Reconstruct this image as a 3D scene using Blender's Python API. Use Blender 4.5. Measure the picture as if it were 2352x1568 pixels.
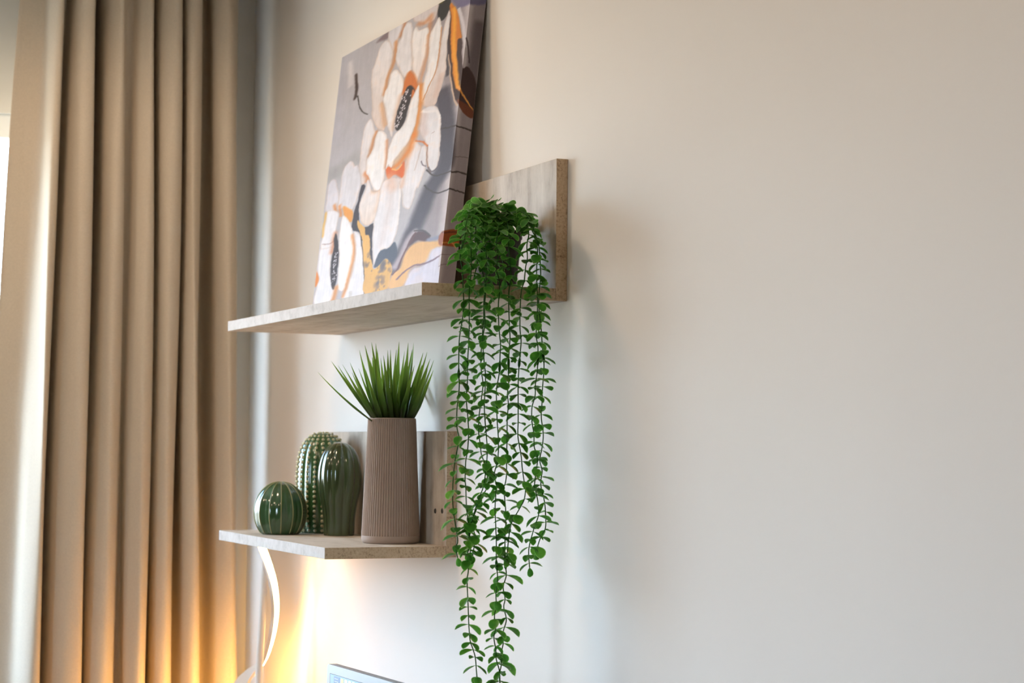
import bpy, bmesh, math, random
import numpy as np
from mathutils import Vector, Matrix

for o in list(bpy.data.objects):
    bpy.data.objects.remove(o, do_unlink=True)
SC = bpy.context.scene
COL = SC.collection
random.seed(7)
RNG = np.random.default_rng(11)
R = math.radians

# ------------------------------------------------------------------ camera
EYE = 1.45                                   # eye height above the floor
FPX = 4412.33                                # focal length in pixels of the 2352 px frame
FW = Vector((0.40379352, 0.9132681, 0.05377899))
RT = Vector((0.91434257, -0.40482951, 0.00952552))
UP = Vector((-0.03047068, -0.04532608, 0.99850743))
cam = bpy.data.cameras.new('camera')
cam_o = bpy.data.objects.new('camera', cam)
COL.objects.link(cam_o)
cam.sensor_width = 36.0
cam.lens = FPX / 2352 * 36.0
cam.clip_start = 0.05
m = Matrix.Identity(4)
for i in range(3):
    m[i][0] = RT[i]; m[i][1] = UP[i]; m[i][2] = -FW[i]
m[2][3] = EYE
cam_o.matrix_world = m
cam.dof.use_dof = True
cam.dof.focus_distance = 2.88
cam.dof.aperture_fstop = 6.5
SC.camera = cam_o

# ------------------------------------------------------------------ sky, daylight, exposure
world = bpy.data.worlds.new('daylight')
SC.world = world
world.use_nodes = True
bg = world.node_tree.nodes['Background']
_n = world.node_tree                          # clear sky above, darker streets and gardens below the horizon
_tc = _n.nodes.new('ShaderNodeTexCoord')
_sx = _n.nodes.new('ShaderNodeSeparateXYZ')
_rp = _n.nodes.new('ShaderNodeValToRGB')
_ma = _n.nodes.new('ShaderNodeMath'); _ma.operation = 'MULTIPLY_ADD'
_ma.inputs[1].default_value = 0.5; _ma.inputs[2].default_value = 0.5
_n.links.new(_tc.outputs['Generated'], _sx.inputs[0])
_n.links.new(_sx.outputs['Z'], _ma.inputs[0])
_n.links.new(_ma.outputs[0], _rp.inputs[0])
_rp.color_ramp.elements[0].position = 0.47
_rp.color_ramp.elements[0].color = (0.20, 0.21, 0.20, 1)
_rp.color_ramp.elements[1].position = 0.53
_rp.color_ramp.elements[1].color = (0.66, 0.84, 1.0, 1)          # hazy horizon, deeper blue overhead
for _p, _c in ((0.62, (0.48, 0.68, 0.92)), (0.75, (0.20, 0.33, 0.52)), (1.0, (0.12, 0.23, 0.42))):
    _rp.color_ramp.elements.new(_p).color = (*_c, 1)
_n.links.new(_rp.outputs[0], bg.inputs[0])
bg.inputs[1].default_value = 28.5
WIN = (-0.45, 0.90, 0.86, 2.13)              # window opening x0, x1, z0, z1 in the far wall
por = bpy.data.lights.new('window_portal', 'AREA')
por.shape = 'RECTANGLE'
por.size = WIN[1] - WIN[0]
por.size_y = WIN[3] - WIN[2]
por.cycles.is_portal = True
por_o = bpy.data.objects.new('window_portal', por)
COL.objects.link(por_o)
por_o.location = ((WIN[0] + WIN[1]) / 2, 4.125, (WIN[2] + WIN[3]) / 2)
por_o.rotation_euler = (R(-90), 0, 0)
FILL_WIN = (0.75, 1.28, 0.86, 2.13)               # added fill-light window, unseen: y0, y1, z0, z1 in the left wall
por2 = bpy.data.lights.new('fill_window_portal', 'AREA')
por2.shape = 'RECTANGLE'
por2.size = FILL_WIN[3] - FILL_WIN[2]
por2.size_y = FILL_WIN[1] - FILL_WIN[0]
por2.cycles.is_portal = True
por2_o = bpy.data.objects.new('fill_window_portal', por2)
COL.objects.link(por2_o)
por2_o.location = (-2.57, (FILL_WIN[0] + FILL_WIN[1]) / 2, (FILL_WIN[2] + FILL_WIN[3]) / 2)
por2_o.rotation_euler = (0, R(-90), 0)
CEIL_W = (26.0, 10.0, 21.0, 12.0)              # ceiling downlights, the near pair dimmed
LAMP_E = 98.0                                # emission of the spiral lamp strip
SC.view_settings.view_transform = 'Standard'
SC.view_settings.look = 'None'
SC.view_settings.gamma = 1.0
SC.view_settings.use_curve_mapping = False
SC.view_settings.exposure = 0.22
SC.cycles.use_denoising = True
SC.cycles.max_bounces = 5
SC.cycles.diffuse_bounces = 3
SC.cycles.glossy_bounces = 3
SC.cycles.transmission_bounces = 4
SC.cycles.use_adaptive_sampling = True
SC.cycles.adaptive_threshold = 0.08
SC.cycles.use_light_tree = False
SC.cycles.sample_clamp_indirect = 6.0

XW = 1.1702                                  # shelf wall plane
YW = 4.06                                    # window wall plane
T = 0.018                                    # board thickness

def at(px, py, Y):
    """point on the plane y = Y that the survey pixel (px, py) looks at"""
    d = FW + RT * ((px - 1176) / FPX) - UP * ((py - 784) / FPX)
    p = d * (Y / d.y)
    return Vector((p.x, p.y, p.z + EYE))

# ------------------------------------------------------------------ materials
def lin(c):
    return tuple((v / 255 / 12.92) if v / 255 <= 0.04045 else ((v / 255 + 0.055) / 1.055) ** 2.4 for v in c)

def new_mat(name):
    mt = bpy.data.materials.new(name)
    mt.use_nodes = True
    nt = mt.node_tree
    return mt, nt, nt.nodes['Principled BSDF']

def nd(nt, typ, **kw):
    n = nt.nodes.new(typ)
    for k, v in kw.items():
        if k in n.inputs:
            n.inputs[k].default_value = v
        else:
            setattr(n, k, v)
    return n

def plain(name, col, rough=0.6, metal=0.0, noise=0.0, scale=60, bump=0.0, bscale=300, spec=0.5, coat=0.0, stretch=(1, 1, 1)):
    mt, nt, b = new_mat(name)
    c = lin(col)
    b.inputs['Base Color'].default_value = (*c, 1)
    b.inputs['Roughness'].default_value = rough
    b.inputs['Metallic'].default_value = metal
    b.inputs['Specular IOR Level'].default_value = spec
    b.inputs['Coat Weight'].default_value = coat
    b.inputs['Coat Roughness'].default_value = 0.06
    if noise or bump:
        tc = nd(nt, 'ShaderNodeTexCoord')
        mp = nd(nt, 'ShaderNodeMapping')
        mp.inputs['Scale'].default_value = stretch
        nt.links.new(tc.outputs['Object'], mp.inputs[0])
    if noise:
        n = nd(nt, 'ShaderNodeTexNoise', Scale=scale, Detail=2.0)
        nt.links.new(mp.outputs[0], n.inputs['Vector'])
        r = nd(nt, 'ShaderNodeValToRGB')
        r.color_ramp.elements[0].position = 0.3
        r.color_ramp.elements[1].position = 0.7
        r.color_ramp.elements[0].color = (*[v * (1 - noise) for v in c], 1)
        r.color_ramp.elements[1].color = (*[min(1, v * (1 + noise)) for v in c], 1)
        nt.links.new(n.outputs[0], r.inputs[0])
        nt.links.new(r.outputs[0], b.inputs['Base Color'])
    if bump:
        n2 = nd(nt, 'ShaderNodeTexNoise', Scale=bscale, Detail=3.0)
        nt.links.new(mp.outputs[0], n2.inputs['Vector'])
        bp = nd(nt, 'ShaderNodeBump', Strength=bump, Distance=0.002)
        nt.links.new(n2.outputs[0], bp.inputs['Height'])
        nt.links.new(bp.outputs[0], b.inputs['Normal'])
    return mt

def laminate(name, col_a, col_b, col_c, stretch, rough=0.48, spec=0.5):
    """pale stone and timber effect board: long streaks, fine grain, cloudy patches"""
    mt, nt, b = new_mat(name)
    tc = nd(nt, 'ShaderNodeTexCoord')
    mp = nd(nt, 'ShaderNodeMapping')
    mp.inputs['Scale'].default_value = stretch
    nt.links.new(tc.outputs['Object'], mp.inputs[0])
    n1 = nd(nt, 'ShaderNodeTexNoise', Scale=1.0, Detail=7.0, Roughness=0.62, Distortion=0.5)
    nt.links.new(mp.outputs[0], n1.inputs['Vector'])
    n2 = nd(nt, 'ShaderNodeTexNoise', Scale=22.0, Detail=6.0, Roughness=0.7)
    nt.links.new(tc.outputs['Object'], n2.inputs['Vector'])
    mx = nd(nt, 'ShaderNodeMix', data_type='FLOAT')
    mx.inputs[0].default_value = 0.4
    nt.links.new(n1.outputs[0], mx.inputs[2])
    nt.links.new(n2.outputs[0], mx.inputs[3])
    r = nd(nt, 'ShaderNodeValToRGB')
    e = r.color_ramp.elements
    e[0].position = 0.34; e[0].color = (*lin(col_a), 1)
    e[1].position = 0.66; e[1].color = (*lin(col_c), 1)
    k = e.new(0.48); k.color = (*lin(col_b), 1)
    nt.links.new(mx.outputs[0], r.inputs[0])
    nt.links.new(r.outputs[0], b.inputs['Base Color'])
    b.inputs['Roughness'].default_value = rough
    b.inputs['Specular IOR Level'].default_value = spec
    bp = nd(nt, 'ShaderNodeBump', Strength=0.25, Distance=0.0006)
    nt.links.new(n1.outputs[0], bp.inputs['Height'])
    nt.links.new(bp.outputs[0], b.inputs['Normal'])
    return mt

def emit(name, col, strength):
    mt, nt, b = new_mat(name)
    b.inputs['Base Color'].default_value = (*lin(col), 1)
    b.inputs['Emission Color'].default_value = (*lin(col), 1)
    b.inputs['Emission Strength'].default_value = strength
    b.inputs['Roughness'].default_value = 0.4
    return mt

def paint_mat(name, col, var=0.01, scale=5.0):
    """matt emulsion: diffuse with a faint unevenness"""
    mt = bpy.data.materials.new(name)
    mt.use_nodes = True
    nt = mt.node_tree
    nt.nodes.remove(nt.nodes['Principled BSDF'])
    d = nd(nt, 'ShaderNodeBsdfDiffuse')
    tc = nd(nt, 'ShaderNodeTexCoord')
    n = nd(nt, 'ShaderNodeTexNoise', Scale=scale, Detail=1.0)
    nt.links.new(tc.outputs['Object'], n.inputs['Vector'])
    c = lin(col)
    mx = nd(nt, 'ShaderNodeMix', data_type='RGBA')
    mx.inputs[6].default_value = (*[v * (1 - var) for v in c], 1)
    mx.inputs[7].default_value = (*[min(1, v * (1 + var)) for v in c], 1)
    nt.links.new(n.outputs[0], mx.inputs[0])
    nt.links.new(mx.outputs[2], d.inputs[0])
    nt.links.new(d.outputs[0], nt.nodes['Material Output'].inputs[0])
    return mt

M = {}
M['wall'] = paint_mat('wall_paint', (232, 225, 217))
M['wall_far'] = paint_mat('window_wall_paint', (232, 228, 220))
M['wall_deep'] = paint_mat('low_bounce_wall_paint', (132, 116, 102))  # unseen walls toned dark to cut bounced light
M['ceiling'] = paint_mat('ceiling_paint', (240, 238, 232))
M['floor'] = paint_mat('floor_timber', (150, 122, 95), 0.15, 12.0)
M['frame'] = plain('window_frame_white', (240, 240, 238), 0.35, noise=0.01, scale=10)
M['curtain'] = plain('curtain_fabric', (206, 192, 172), 0.8, noise=0.04, scale=300, spec=0.15)
M['shelf_face'] = laminate('shelf_face_laminate', (168, 150, 130), (200, 185, 167), (218, 205, 190), (26, 4.5, 26), 0.58, 0.3)
M['panel_face'] = laminate('shelf_panel_laminate', (150, 132, 112), (182, 166, 148), (202, 188, 172), (30, 34, 5), 0.58, 0.3)
M['shelf_edge'] = laminate('shelf_edge_band', (166, 154, 144), (186, 175, 165), (198, 188, 180), (70, 60, 60), 0.7, 0.2)
M['shelf_end'] = laminate('shelf_end_speckle_dimmed', (128, 106, 84), (192, 166, 136), (208, 184, 154), (260, 260, 260), 0.75, 0.2)  # own speckle, plus a brown that paints in the ends' dimmer light
M['ceramic'] = plain('cactus_ceramic_glaze', (52, 84, 52), 0.14, noise=0.12, scale=25, bump=0.04, bscale=60, coat=0.6)
M['ceramic_olive'] = plain('cactus_olive_glaze', (58, 72, 44), 0.12, noise=0.16, scale=30, bump=0.04, bscale=40, coat=0.7, stretch=(1, 1, 0.15))
M['ceramic_green'] = plain('cactus_green_glaze', (60, 96, 56), 0.16, noise=0.12, scale=30, bump=0.04, bscale=60, coat=0.6)
M['cream'] = plain('cream_glaze', (206, 198, 158), 0.3, noise=0.06, scale=80)
M['stripe'] = plain('stripe_glaze', (150, 148, 100), 0.3, noise=0.08, scale=80)
M['vase'] = plain('vase_matte_ceramic', (164, 144, 130), 0.75, noise=0.04, scale=40, bump=0.12, bscale=700, spec=0.25)
M['foam'] = plain('floral_foam', (46, 52, 34), 0.95, noise=0.2, scale=80)
M['pot'] = plain('dark_pot', (40, 34, 32), 0.32, noise=0.3, scale=30, bump=0.4, bscale=45, stretch=(1, 1, 0.3))
M['stem'] = plain('vine_stem', (40, 84, 30), 0.75, noise=0.1, scale=80, spec=0.15)
M['white_metal'] = plain('lamp_white_metal', (226, 222, 216), 0.35, noise=0.01, scale=20)
M['silver'] = plain('monitor_silver', (158, 164, 170), 0.4, metal=0.2, noise=0.02, scale=50)
M['black'] = plain('screen_gap_black', (14, 14, 15), 0.4, noise=0.05, scale=40)
M['desk'] = paint_mat('desk_timber', (140, 116, 92), 0.10, 14.0)
M['steel'] = plain('screw_steel', (120, 116, 112), 0.35, metal=0.9, noise=0.1, scale=200)
M['lamp_led'] = emit('lamp_led_diffuser', (255, 191, 100), LAMP_E)
M['down_led'] = emit('downlight_diffuser', (255, 214, 160), 30.0)

def leaf_mat(name, col, rim):
    mt, nt, b = new_mat(name)
    c = lin(col)
    oi = nd(nt, 'ShaderNodeObjectInfo')
    tc = nd(nt, 'ShaderNodeTexCoord')
    n = nd(nt, 'ShaderNodeTexNoise', Scale=55.0, Detail=3.0)
    geo = nd(nt, 'ShaderNodeNewGeometry')
    nt.links.new(geo.outputs['Position'], n.inputs['Vector'])
    add = nd(nt, 'ShaderNodeMath', operation='ADD')
    nt.links.new(n.outputs[0], add.inputs[0])
    mul = nd(nt, 'ShaderNodeMath', operation='MULTIPLY')
    mul.inputs[1].default_value = 0.25
    nt.links.new(oi.outputs['Random'], mul.inputs[0])
    nt.links.new(mul.outputs[0], add.inputs[1])
    r = nd(nt, 'ShaderNodeValToRGB')
    e = r.color_ramp.elements
    e[0].position = 0.38; e[0].color = (c[0] * 0.62, c[1] * 0.68, c[2] * 0.62, 1)
    e[1].position = 0.86; e[1].color = (*rim, 1)
    k = e.new(0.6); k.color = (*c, 1)
    nt.links.new(add.outputs[0], r.inputs[0])
    nt.links.new(r.outputs[0], b.inputs['Base Color'])
    b.inputs['Roughness'].default_value = 0.38
    b.inputs['Specular IOR Level'].default_value = 0.45
    tr = nd(nt, 'ShaderNodeBsdfTranslucent')
    nt.links.new(r.outputs[0], tr.inputs[0])
    ms = nd(nt, 'ShaderNodeMixShader')
    ms.inputs[0].default_value = 0.35
    nt.links.new(b.outputs[0], ms.inputs[1])
    nt.links.new(tr.outputs[0], ms.inputs[2])
    nt.links.new(ms.outputs[0], nt.nodes['Material Output'].inputs[0])
    return mt
M['leaf'] = leaf_mat('vine_leaf', (66, 130, 40), lin((104, 166, 54)))
M['leaf_rim'] = leaf_mat('vine_leaf_rim', (122, 178, 80), lin((146, 194, 100)))

def blade_mat():
    mt, nt, b = new_mat('grass_blade')
    at_ = nd(nt, 'ShaderNodeAttribute', attribute_name='along')
    n = nd(nt, 'ShaderNodeTexNoise', Scale=220.0, Detail=2.0)
    ad = nd(nt, 'ShaderNodeMath', operation='MULTIPLY_ADD')
    ad.inputs[1].default_value = 0.25
    nt.links.new(n.outputs[0], ad.inputs[0])
    nt.links.new(at_.outputs['Fac'], ad.inputs[2])
    r = nd(nt, 'ShaderNodeValToRGB')
    e = r.color_ramp.elements
    e[0].position = 0.25; e[0].color = (*lin((54, 62, 28)), 1)
    e[1].position = 0.95; e[1].color = (*lin((140, 176, 62)), 1)
    k = e.new(0.55); k.color = (*lin((74, 108, 34)), 1)
    nt.links.new(ad.outputs[0], r.inputs[0])
    nt.links.new(r.outputs[0], b.inputs['Base Color'])
    b.inputs['Roughness'].default_value = 0.36
    tr = nd(nt, 'ShaderNodeBsdfTranslucent')
    nt.links.new(r.outputs[0], tr.inputs[0])
    ms = nd(nt, 'ShaderNodeMixShader')
    ms.inputs[0].default_value = 0.22
    nt.links.new(b.outputs[0], ms.inputs[1])
    nt.links.new(tr.outputs[0], ms.inputs[2])
    nt.links.new(ms.outputs[0], nt.nodes['Material Output'].inputs[0])
    return mt
M['blade'] = blade_mat()

def glass_mat():
    mt, nt, b = new_mat('window_glass')
    t = nd(nt, 'ShaderNodeBsdfTransparent')
    g = nd(nt, 'ShaderNodeBsdfGlossy', Roughness=0.02)
    ms = nd(nt, 'ShaderNodeMixShader')
    ms.inputs[0].default_value = 0.04
    nt.links.new(t.outputs[0], ms.inputs[1])
    nt.links.new(g.outputs[0], ms.inputs[2])
    nt.links.new(ms.outputs[0], nt.nodes['Material Output'].inputs[0])
    return mt
M['glass'] = glass_mat()

def print_mat():
    mt, nt, b = new_mat('canvas_printed_weave')
    a = nd(nt, 'ShaderNodeVertexColor', layer_name='ink')
    nt.links.new(a.outputs[0], b.inputs['Base Color'])
    b.inputs['Roughness'].default_value = 0.62
    b.inputs['Specular IOR Level'].default_value = 0.3
    tc = nd(nt, 'ShaderNodeTexCoord')
    n = nd(nt, 'ShaderNodeTexNoise', Scale=900.0, Detail=1.0)
    nt.links.new(tc.outputs['Object'], n.inputs['Vector'])
    bp = nd(nt, 'ShaderNodeBump', Strength=0.12, Distance=0.0005)
    nt.links.new(n.outputs[0], bp.inputs['Height'])
    nt.links.new(bp.outputs[0], b.inputs['Normal'])
    return mt
M['print'] = print_mat()

# ------------------------------------------------------------------ builders
def tag(o, label=None, cat=None, group=None, kind=None):
    if label: o['label'] = label
    if cat: o['category'] = cat
    if group: o['group'] = group
    if kind: o['kind'] = kind
    return o

def empty(name, loc, label, cat, group=None):
    o = bpy.data.objects.new(name, None)
    COL.objects.link(o)
    o.location = loc
    o.empty_display_size = 0.02
    return tag(o, label, cat, group)

def root_loc(parent):
    v = Vector((0, 0, 0))
    while parent is not None:
        v += parent.location
        parent = parent.parent
    return v

def mesh_obj(name, verts, faces, mats, parent=None, smooth=False, fmat=None, kind=None):
    """world-space mesh; when parented, the parents' (unrotated) location is taken off"""
    off = root_loc(parent)
    me = bpy.data.meshes.new(name)
    me.from_pydata([tuple(Vector(v) - off) for v in verts], [], faces)
    for mm in (mats if isinstance(mats, (list, tuple)) else [mats]):
        me.materials.append(mm)
    if fmat is not None:
        me.polygons.foreach_set('material_index', fmat)
    if smooth:
        me.polygons.foreach_set('use_smooth', [True] * len(me.polygons))
    me.update()
    o = bpy.data.objects.new(name, me)
    COL.objects.link(o)
    if parent is not None:
        o.parent = parent
    if kind:
        o['kind'] = kind
    return o

BOXF = [(0, 3, 2, 1), (4, 5, 6, 7), (0, 1, 5, 4), (1, 2, 6, 5), (2, 3, 7, 6), (3, 0, 4, 7)]
def box_v(x0, x1, y0, y1, z0, z1):
    return [(x0, y0, z0), (x1, y0, z0), (x1, y1, z0), (x0, y1, z0), (x0, y0, z1), (x1, y0, z1), (x1, y1, z1), (x0, y1, z1)]

def boxes(name, lst, mat, parent=None, kind=None, bevel=0.0):
    v, f = [], []
    for b in lst:
        k = len(v)
        v += box_v(*b)
        f += [tuple(i + k for i in q) for q in BOXF]
    o = mesh_obj(name, v, f, mat, parent, kind=kind)
    if bevel:
        bv = o.modifiers.new('bevel', 'BEVEL')
        bv.width = bevel
        bv.segments = 2
        bv.limit_method = 'ANGLE'
    return o

def catmull(pts, n=8, closed=False):
    pts = [np.array(p, float) for p in pts]
    N = len(pts)
    out = []
    rng = range(N) if closed else range(N - 1)
    for i in rng:
        if closed:
            p0, p1, p2, p3 = pts[i - 1], pts[i], pts[(i + 1) % N], pts[(i + 2) % N]
        else:
            p0, p1, p2, p3 = pts[max(i - 1, 0)], pts[i], pts[i + 1], pts[min(i + 2, N - 1)]
        for k in range(n):
            t = k / n
            out.append(0.5 * ((2 * p1) + (-p0 + p2) * t + (2 * p0 - 5 * p1 + 4 * p2 - p3) * t * t + (-p0 + 3 * p1 - 3 * p2 + p3) * t ** 3))
    if not closed:
        out.append(pts[-1])
    return out

def lathe(prof, seg, cx, cy, lobes=None, close_top=False, close_bot=False):
    """prof: (r, z); lobes(theta, i) -> radius factor"""
    v, f = [], []
    for i, (r, z) in enumerate(prof):
        for k in range(seg):
            a = 2 * math.pi * k / seg
            q = r * (lobes(a, i / (len(prof) - 1)) if lobes else 1)
            v.append((cx + q * math.cos(a), cy + q * math.sin(a), z))
    for i in range(len(prof) - 1):
        for k in range(seg):
            k2 = (k + 1) % seg
            f.append((i * seg + k, i * seg + k2, (i + 1) * seg + k2, (i + 1) * seg + k))
    if close_bot:
        f.append(tuple(reversed(range(seg))))
    if close_top:
        f.append(tuple((len(prof) - 1) * seg + k for k in range(seg)))
    return v, f

def tube(path, rad, sides=6, caps=True):
    path = [Vector(p) for p in path]
    v, f = [], []
    up = Vector((0.3, 0.9, 0.2)).normalized()
    for i, p in enumerate(path):
        d = (path[min(i + 1, len(path) - 1)] - path[max(i - 1, 0)]).normalized()
        a = d.cross(up)
        if a.length < 1e-4:
            a = d.cross(Vector((1, 0, 0)))
        a.normalize()
        b = d.cross(a)
        r = rad[i] if isinstance(rad, (list, tuple)) else rad
        for k in range(sides):
            t = 2 * math.pi * k / sides
            v.append(p + a * (r * math.cos(t)) + b * (r * math.sin(t)))
    n = len(path)
    for i in range(n - 1):
        for k in range(sides):
            k2 = (k + 1) % sides
            f.append((i * sides + k, i * sides + k2, (i + 1) * sides + k2, (i + 1) * sides + k))
    if caps:
        f.append(tuple(reversed(range(sides))))
        f.append(tuple((n - 1) * sides + k for k in range(sides)))
    return v, f

# ------------------------------------------------------------------ the room
X0, Y0, ZC = -2.5, -2.4, 2.52
boxes('floor', [(X0, XW, Y0, YW, -0.1, 0)], M['floor'], kind='structure')
boxes('ceiling', [(X0, XW, Y0, YW, ZC, ZC + 0.1)], M['ceiling'], kind='structure')
boxes('wall_right', [(XW, XW + 0.12, Y0 - 0.1, YW + 0.15, -0.1, ZC + 0.1)], M['wall'], kind='structure')
boxes('wall_left', [(X0 - 0.12, X0, Y0 - 0.1, FILL_WIN[0], -0.1, ZC + 0.1), (X0 - 0.12, X0, FILL_WIN[1], YW + 0.15, -0.1, ZC + 0.1),
                    (X0 - 0.12, X0, FILL_WIN[0], FILL_WIN[1], -0.1, FILL_WIN[2]), (X0 - 0.12, X0, FILL_WIN[0], FILL_WIN[1], FILL_WIN[3], ZC + 0.1)], M['wall_deep'], kind='structure')
wn2 = boxes('fill_window', [(X0 - 0.052, X0 - 0.012, FILL_WIN[0], FILL_WIN[1], FILL_WIN[2], FILL_WIN[2] + 0.05), (X0 - 0.052, X0 - 0.012, FILL_WIN[0], FILL_WIN[1], FILL_WIN[3] - 0.05, FILL_WIN[3]),
                         (X0 - 0.052, X0 - 0.012, FILL_WIN[0], FILL_WIN[0] + 0.05, FILL_WIN[2] + 0.05, FILL_WIN[3] - 0.05), (X0 - 0.052, X0 - 0.012, FILL_WIN[1] - 0.05, FILL_WIN[1], FILL_WIN[2] + 0.05, FILL_WIN[3] - 0.05)],
            M['frame'], kind='structure')  # unseen frame of the window added to light the shelf wall
boxes('pane', [(X0 - 0.034, X0 - 0.030, FILL_WIN[0] + 0.05, FILL_WIN[1] - 0.05, FILL_WIN[2] + 0.05, FILL_WIN[3] - 0.05)], M['glass'], wn2)
boxes('wall_near', [(X0, XW, Y0 - 0.12, Y0, -0.1, ZC + 0.1)], M['wall_deep'], kind='structure')
boxes('wall_far', [(X0, WIN[0], YW, YW + 0.14, -0.1, ZC + 0.1), (WIN[1], XW, YW, YW + 0.14, -0.1, ZC + 0.1),
                   (WIN[0], WIN[1], YW, YW + 0.14, -0.1, WIN[2]), (WIN[0], WIN[1], YW, YW + 0.14, WIN[3], ZC + 0.1)],
      M['wall_far'], kind='structure')
win = boxes('window_1', [(WIN[0], WIN[1], YW + 0.012, YW + 0.052, WIN[2], WIN[2] + 0.05), (WIN[0], WIN[1], YW + 0.012, YW + 0.052, WIN[3] - 0.05, WIN[3]),
                         (WIN[0], WIN[0] + 0.05, YW + 0.012, YW + 0.052, WIN[2] + 0.05, WIN[3] - 0.05), (WIN[1] - 0.05, WIN[1], YW + 0.012, YW + 0.052, WIN[2] + 0.05, WIN[3] - 0.05),
                         (0.22, 0.28, YW + 0.012, YW + 0.052, WIN[2] + 0.05, WIN[3] - 0.05)], M['frame'], kind='structure')
boxes('pane', [(WIN[0] + 0.05, 0.22, YW + 0.030, YW + 0.034, WIN[2] + 0.05, WIN[3] - 0.05)], M['glass'], win)
boxes('pane', [(0.28, WIN[1] - 0.05, YW + 0.030, YW + 0.034, WIN[2] + 0.05, WIN[3] - 0.05)], M['glass'], win)
boxes('window_sill', [(WIN[0] - 0.03, WIN[1] + 0.03, YW - 0.03, YW + 0.012, WIN[2] - 0.025, WIN[2])], M['frame'], win, bevel=0.004)

# ceiling downlights (warm)
for i, (x, y) in enumerate(((0.28, 3.12), (0.30, 1.45), (-0.75, 3.28), (-0.75, 1.45))):
    e = empty('ceiling_downlight', (x, y, ZC), 'small round warm recessed downlight, ' + ('nearest the curtain and shelves', 'nearest the bare shelf wall', 'left of the curtain', 'furthest from the shelves')[i], 'light', 'recessed ceiling downlights')
    v, f = lathe([(0.030, ZC - 0.004), (0.045, ZC - 0.006), (0.047, ZC - 0.0005)], 24, x, y)
    mesh_obj('trim_ring', v, f, M['white_metal'], e, True)
    v, f = lathe([(0.030, ZC - 0.004), (0.015, ZC - 0.004)], 24, x, y, close_top=True)
    mesh_obj('diffuser', v, f, M['down_led'], e)
    l = bpy.data.lights.new('downlight', 'SPOT')
    l.energy = CEIL_W[i]
    l.color = (1.0, 0.75, 0.53)
    l.spot_size = R(172)
    l.spot_blend = 0.35
    l.shadow_soft_size = 0.13
    lo = bpy.data.objects.new('downlight', l)
    COL.objects.link(lo)
    lo.parent = e
    lo.location = (0, 0, -0.012)

# ------------------------------------------------------------------ curtain
CY = 3.902
prof = [(6, -0.058), (20, -0.062), (45, -0.060), (66, -0.046), (80, 0.0), (98, 0.034), (117, 0.020), (124, -0.050), (138, -0.006), (160, 0.030), (190, 0.030),
        (204, 0.0), (212, -0.084), (222, -0.010), (245, 0.032), (268, 0.020), (281, -0.014), (297, -0.016), (306, 0.014), (322, 0.036), (340, 0.018), (349, -0.052),
        (358, 0.006), (380, 0.038), (402, 0.016), (409, -0.050), (418, 0.006), (437, 0.034), (456, 0.016), (466, -0.050), (482, -0.054), (492, 0.0), (515, 0.030), (538, 0.016), (553, -0.030)]
cpts = [(at(px, 784, CY).x, CY - d * 1.1) for px, d in prof]
sec = catmull(cpts, 9)
CZ0, CZ1, CN = 0.02, 2.47, 60
xm = at(300, 784, CY).x
cv, cf = [], []
for j in range(CN + 1):
    z = CZ0 + (CZ1 - CZ0) * j / CN
    fl = EYE + 0.2 - z
    for i, (x, y) in enumerate(sec):
        s = (x - xm) / 0.25
        k = 0.020 * s - 0.045 * max(0, -s - 0.5)
        w = 0.004 * math.sin(z * 2.1 + i * 0.13) + 0.002 * math.sin(z * 5.3 + i * 0.31)
        amp = 1.0 - 0.25 * max(0, (z - 1.9))
        cv.append((x + k * fl + w, CY + (y - CY) * amp + 0.006 * math.sin(z * 1.7 + i * 0.09), z))
n = len(sec)
for j in range(CN):
    for i in range(n - 1):
        a = j * n + i
        cf.append((a, a + 1, a + n + 1, a + n))
cur = mesh_obj('curtain', cv, cf, M['curtain'], None, True)
tag(cur, 'long taupe fabric curtain hanging in folds beside the window', 'curtain')
sd = cur.modifiers.new('thickness', 'SOLIDIFY')
sd.thickness = 0.002
rail = boxes('curtain_track', [(-1.3, 1.12, CY - 0.03, CY + 0.03, CZ1, ZC)], M['frame'])
tag(rail, 'white ceiling track carrying the taupe curtain', 'curtain rail')

# ------------------------------------------------------------------ shelves
def shelf(y0, y1, zb, H, D, label):
    e = empty('wall_shelf', (XW, y0, zb), label, 'shelf', 'L-shaped wall shelves')
    xf, xp = XW - D, XW - T
    def slab(name, x0, x1, z0, z1, face_mat):
        v = box_v(x0, x1, y0, y1, z0, z1)
        big = (0, 0, 2, 1, 2, 1) if (x1 - x0) > (z1 - z0) else (1, 1, 2, 0, 2, 0)
        o = mesh_obj(name, v, BOXF, [face_mat, M['shelf_edge'], M['shelf_end']], e, fmat=big)
        bv = o.modifiers.new('bevel', 'BEVEL')
        bv.width = 0.0007
        bv.segments = 2
        return o
    slab('board', xf, xp - 0.0001, zb, zb + T, M['shelf_face'])
    slab('back_panel', xp, XW - 0.0003, zb, zb + H, M['panel_face'])
    return e
SU = (2.4549, 3.4417, EYE + 0.2041, 0.203, 0.2208)
SL = (2.8591, 3.4779, EYE - 0.1802, 0.2015, 0.2208)
shelf(*SU, 'upper pale wood-effect wall shelf carrying the flower canvas')
sl = shelf(*SL, 'lower pale wood-effect wall shelf carrying the green cacti')
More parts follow.
